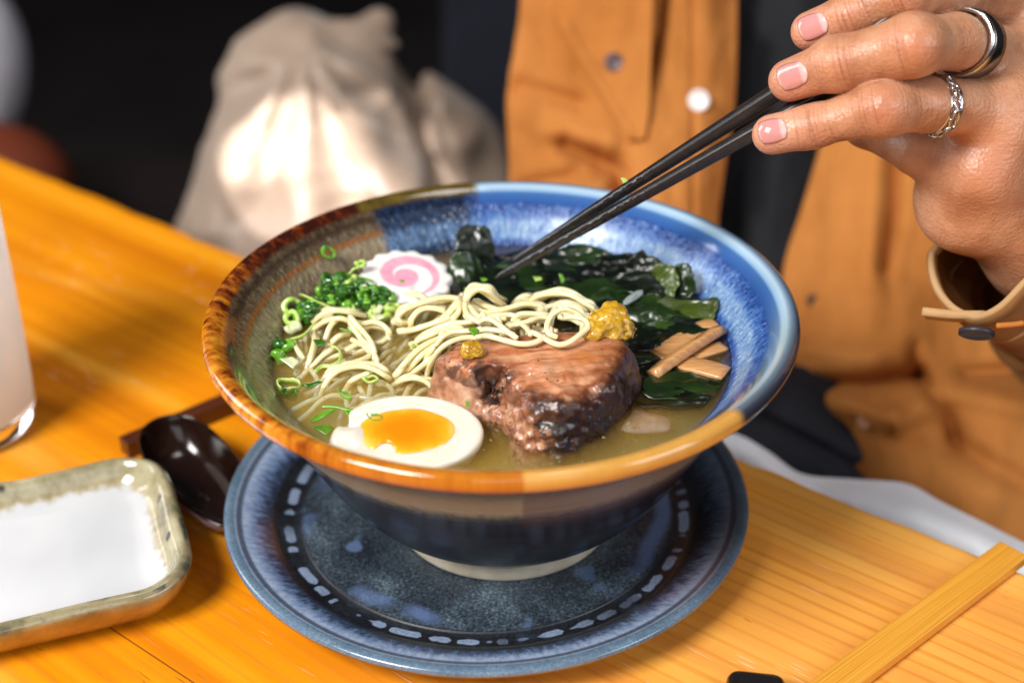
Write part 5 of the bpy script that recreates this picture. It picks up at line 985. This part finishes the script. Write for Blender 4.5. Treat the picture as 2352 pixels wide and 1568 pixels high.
A_, B_ = atd(2118, 714, .546), atd(2262, 722, .538); P = catmull([A_, (A_ + B_) / 2 + [0, 0, -.0006], B_], 12)
G = np.stack([P + dn * (k * .009) + np.array([0, .0022, 0]) * 0 for k in np.linspace(0, 1, 5)], 1); V, F = slab(G, .0030); mobj("cuff_tab", V, F, EDG, jk)
p = atd(2243, 766, .536); ax = unit(-view(p) * .45 + np.cross(dn, [1, 0, 0]) * 0 - dn * .0 + np.array([0, -.2, -.85]) * .9); u_ = unit(np.cross(ax, [0, 1, 0])); v_ = np.cross(ax, u_); t = np.arange(40) / 40 * 2 * math.pi
G = np.stack([p + k * .0066 * np.cos(t)[:, None] * u_ + k * .0066 * np.sin(t)[:, None] * v_ + z * .001 * ax for k, z in [(0, -1), (1, -1), (1, .6), (.88, 1), (.7, .6), (0, .6)]])
o = mobj("button", G.reshape(-1, 3), gridfaces(6, 40, wrap=True), plain("navy_button", "#2b2a33", .4), jk); fix_normals(o); o["label"] = "dark navy button under the cuff"
sr = L0 + dn * .030 + (FA0 - cen) * .2 * 2.2 * .9; rr2 = sr - (cen + dn * .030 + (FA0 - cen) * .2 * 2.2 * .9); rr2 /= np.linalg.norm(rr2, axis=1)[:, None]; sr = sr + rr2 * .0042; V, F = tube(np.vstack([sr, sr[:1]]), .0011, 8, cap=False); mobj("cuff_seam", V, F, EDG, jk)
for pts in ([(2290, 748), (2330, 745), (2350, 742)],):
    P = catmull([atd(x, y, .537) for x, y in pts], 10); V, F = tube(P, .0012, 6); mobj("loose_thread", V, F, ORG, jk)

# ================================================================ BEYOND THE TABLE EDGE
WH = mat_cloth("white_cloth", (.78, .80, .84), (.86, .87, .90), rough=.7)
wc, _ = panel("white_cloth", [[(1560, 960, .705), (1650, 985, .70), (1705, 1003, .695), (1770, 1045, .69), (1842, 1092, .68), (1960, 1104, .675), (2080, 1114, .67), (2160, 1156, .665), (2260, 1205, .66), (2400, 1275, .66)], [(1560, 1010, .70), (1650, 1035, .695), (1705, 1053, .69), (1770, 1090, .68), (1842, 1130, .67), (1960, 1160, .66), (2080, 1190, .65), (2160, 1220, .645), (2260, 1265, .64), (2400, 1330, .64)],
    [(1560, 1120, .71), (1650, 1145, .705), (1705, 1163, .70), (1770, 1200, .69), (1842, 1240, .68), (1960, 1280, .67), (2080, 1310, .66), (2160, 1340, .655), (2260, 1380, .65), (2400, 1440, .65)]], WH, None, amp=.003, seed=5)
tag(wc, "pale white cloth just beyond the right table edge below the orange jacket", "cloth")

# ---------------------------------------------------------------- cloth bag tied at the top
def mat_bag():
    m = M("beige_satin_cloth"); n = m.noise(scale=9, det=3); w = m.noise(scale=30, det=3)
    return m.set(col=m.ramp(n, [(.3, (.27, .185, .135)), (.7, (.38, .285, .215))]), rough=.42, sheen=.2, nrm=m.bump(w, .3, .006))
h = .0035; cb_ = atd(790, 330, 1.08); lo = cb_ - np.array([.16, .14, .20]); hi = cb_ + np.array([.18, .14, .18]); P = gridpts(lo, hi, h)
rel = P - CAM; dz = rel @ FWD; qx = IW / 2 + FPX * (rel @ RGT) / dz; qy = IH / 2 - FPX * (rel @ UPV) / dz
D = sd_ell(P, atd(745, 470, 1.10), (.096, .080, .125)); D = smin(D, sd_cone(P, atd(690, 190, 1.09), atd(720, 520, 1.10), .055, .092), .03)
D = smin(D, sd_cone(P, atd(1010, 300, 1.12), atd(1060, 560, 1.12), .034, .050), .025); D = smin(D, sd_cone(P, atd(900, 250, 1.11), atd(900, 520, 1.10), .045, .08), .03)
D = smin(D, sd_cone(P, atd(780, 130, 1.06), atd(865, 55, 1.07), .020, .0170), .012); D = smin(D, sd_cone(P, atd(700, 115, 1.06), atd(900, 140, 1.07), .018, .022), .012)
D = smin(D, sd_cone(P, atd(620, 90, 1.06), atd(650, 65, 1.06), .013, .009), .012); D = smin(D, sd_ell(P, atd(690, 95, 1.045), (.017, .014, .012)), .005)
an = np.arctan2(qy - 100, qx - 700); D = D + .0070 * np.sin(an * 11 + 1.5 * vnoise(P, 9, 3)) * np.clip((qy - 110) / 150, 0, 1) * np.clip(1.4 - (qy - 110) / 500, 0.25, 1) + .006 * fbm(P, 16, 5, 2) + .007 * np.abs(vnoise(P, 26, 8))
D = D + .020 * np.exp(-((qx - (925 + (qy - 120) * .30)) / 30) ** 2) * (qy > 110)
V, F = surface_nets(D, lo, h)
tag(mobj("cloth_bag", V, F, mat_bag()), "beige cloth bag tied at the top standing beyond the table", "bag")
p = atd(760, 700, 1.12); V, F = boxmesh((p[0] + .05, p[1] + .08, p[2] - .03), np.eye(3), (.55, .22, .03), .006); tag(mobj("dark_bench", V, F, plain("dark_bench_wood", "#1c1412", .5), smooth=False), "dark bench under the beige bag", "bench")
V, F = boxmesh(atd(1125, 60, 1.45), [RGT, FWD, UPV], (.048, .03, .16), .012); tag(mobj("navy_panel", V, F, mat_cloth("navy_cloth", (.007, .008, .013), (.012, .013, .020)), smooth=False), "dark navy upright panel between the beige bag and the jacket", "panel")
V, F = surface_nets((lambda P: smin(sd_ell(P, atd(-30, 110, 1.3), (.034, .04, .060)), sd_ell(P, atd(-50, 210, 1.3), (.034, .04, .05)), .02))(gridpts(atd(-60, 150, 1.3) - .12, atd(-60, 150, 1.3) + .12, .004)), atd(-60, 150, 1.3) - .12, .004)
tag(mobj("pale_cushion", V, F, mat_cloth("pale_grey_cloth", (.40, .38, .42), (.55, .53, .58))), "pale grey rounded shape at the upper left edge of the picture", "cushion")
V, F = surface_nets((lambda P: sd_ell(P, atd(-40, 420, 1.2), (.075, .06, .050)))(gridpts(atd(-40, 420, 1.2) - .1, atd(-40, 420, 1.2) + .1, .004)), atd(-40, 420, 1.2) - .1, .004)
tag(mobj("brown_seat", V, F, plain("reddish_brown_leather", "#6b2c12", .6)), "reddish brown rounded seat beyond the far left table edge", "seat")
for (x, y, dg, pw_) in ((655, 385, 4.2, 30), (665, 300, 2.6, 30), (800, 400, 3.6, 30), (540, 345, 1.9, 30), (842, 232, 1.3, 26)):
    spot("sun_patch", (-.55, -.55, .85), atd(x, y, 1.0), dg, pw_ * 5.0, (1, .985, .97), .08, .003)
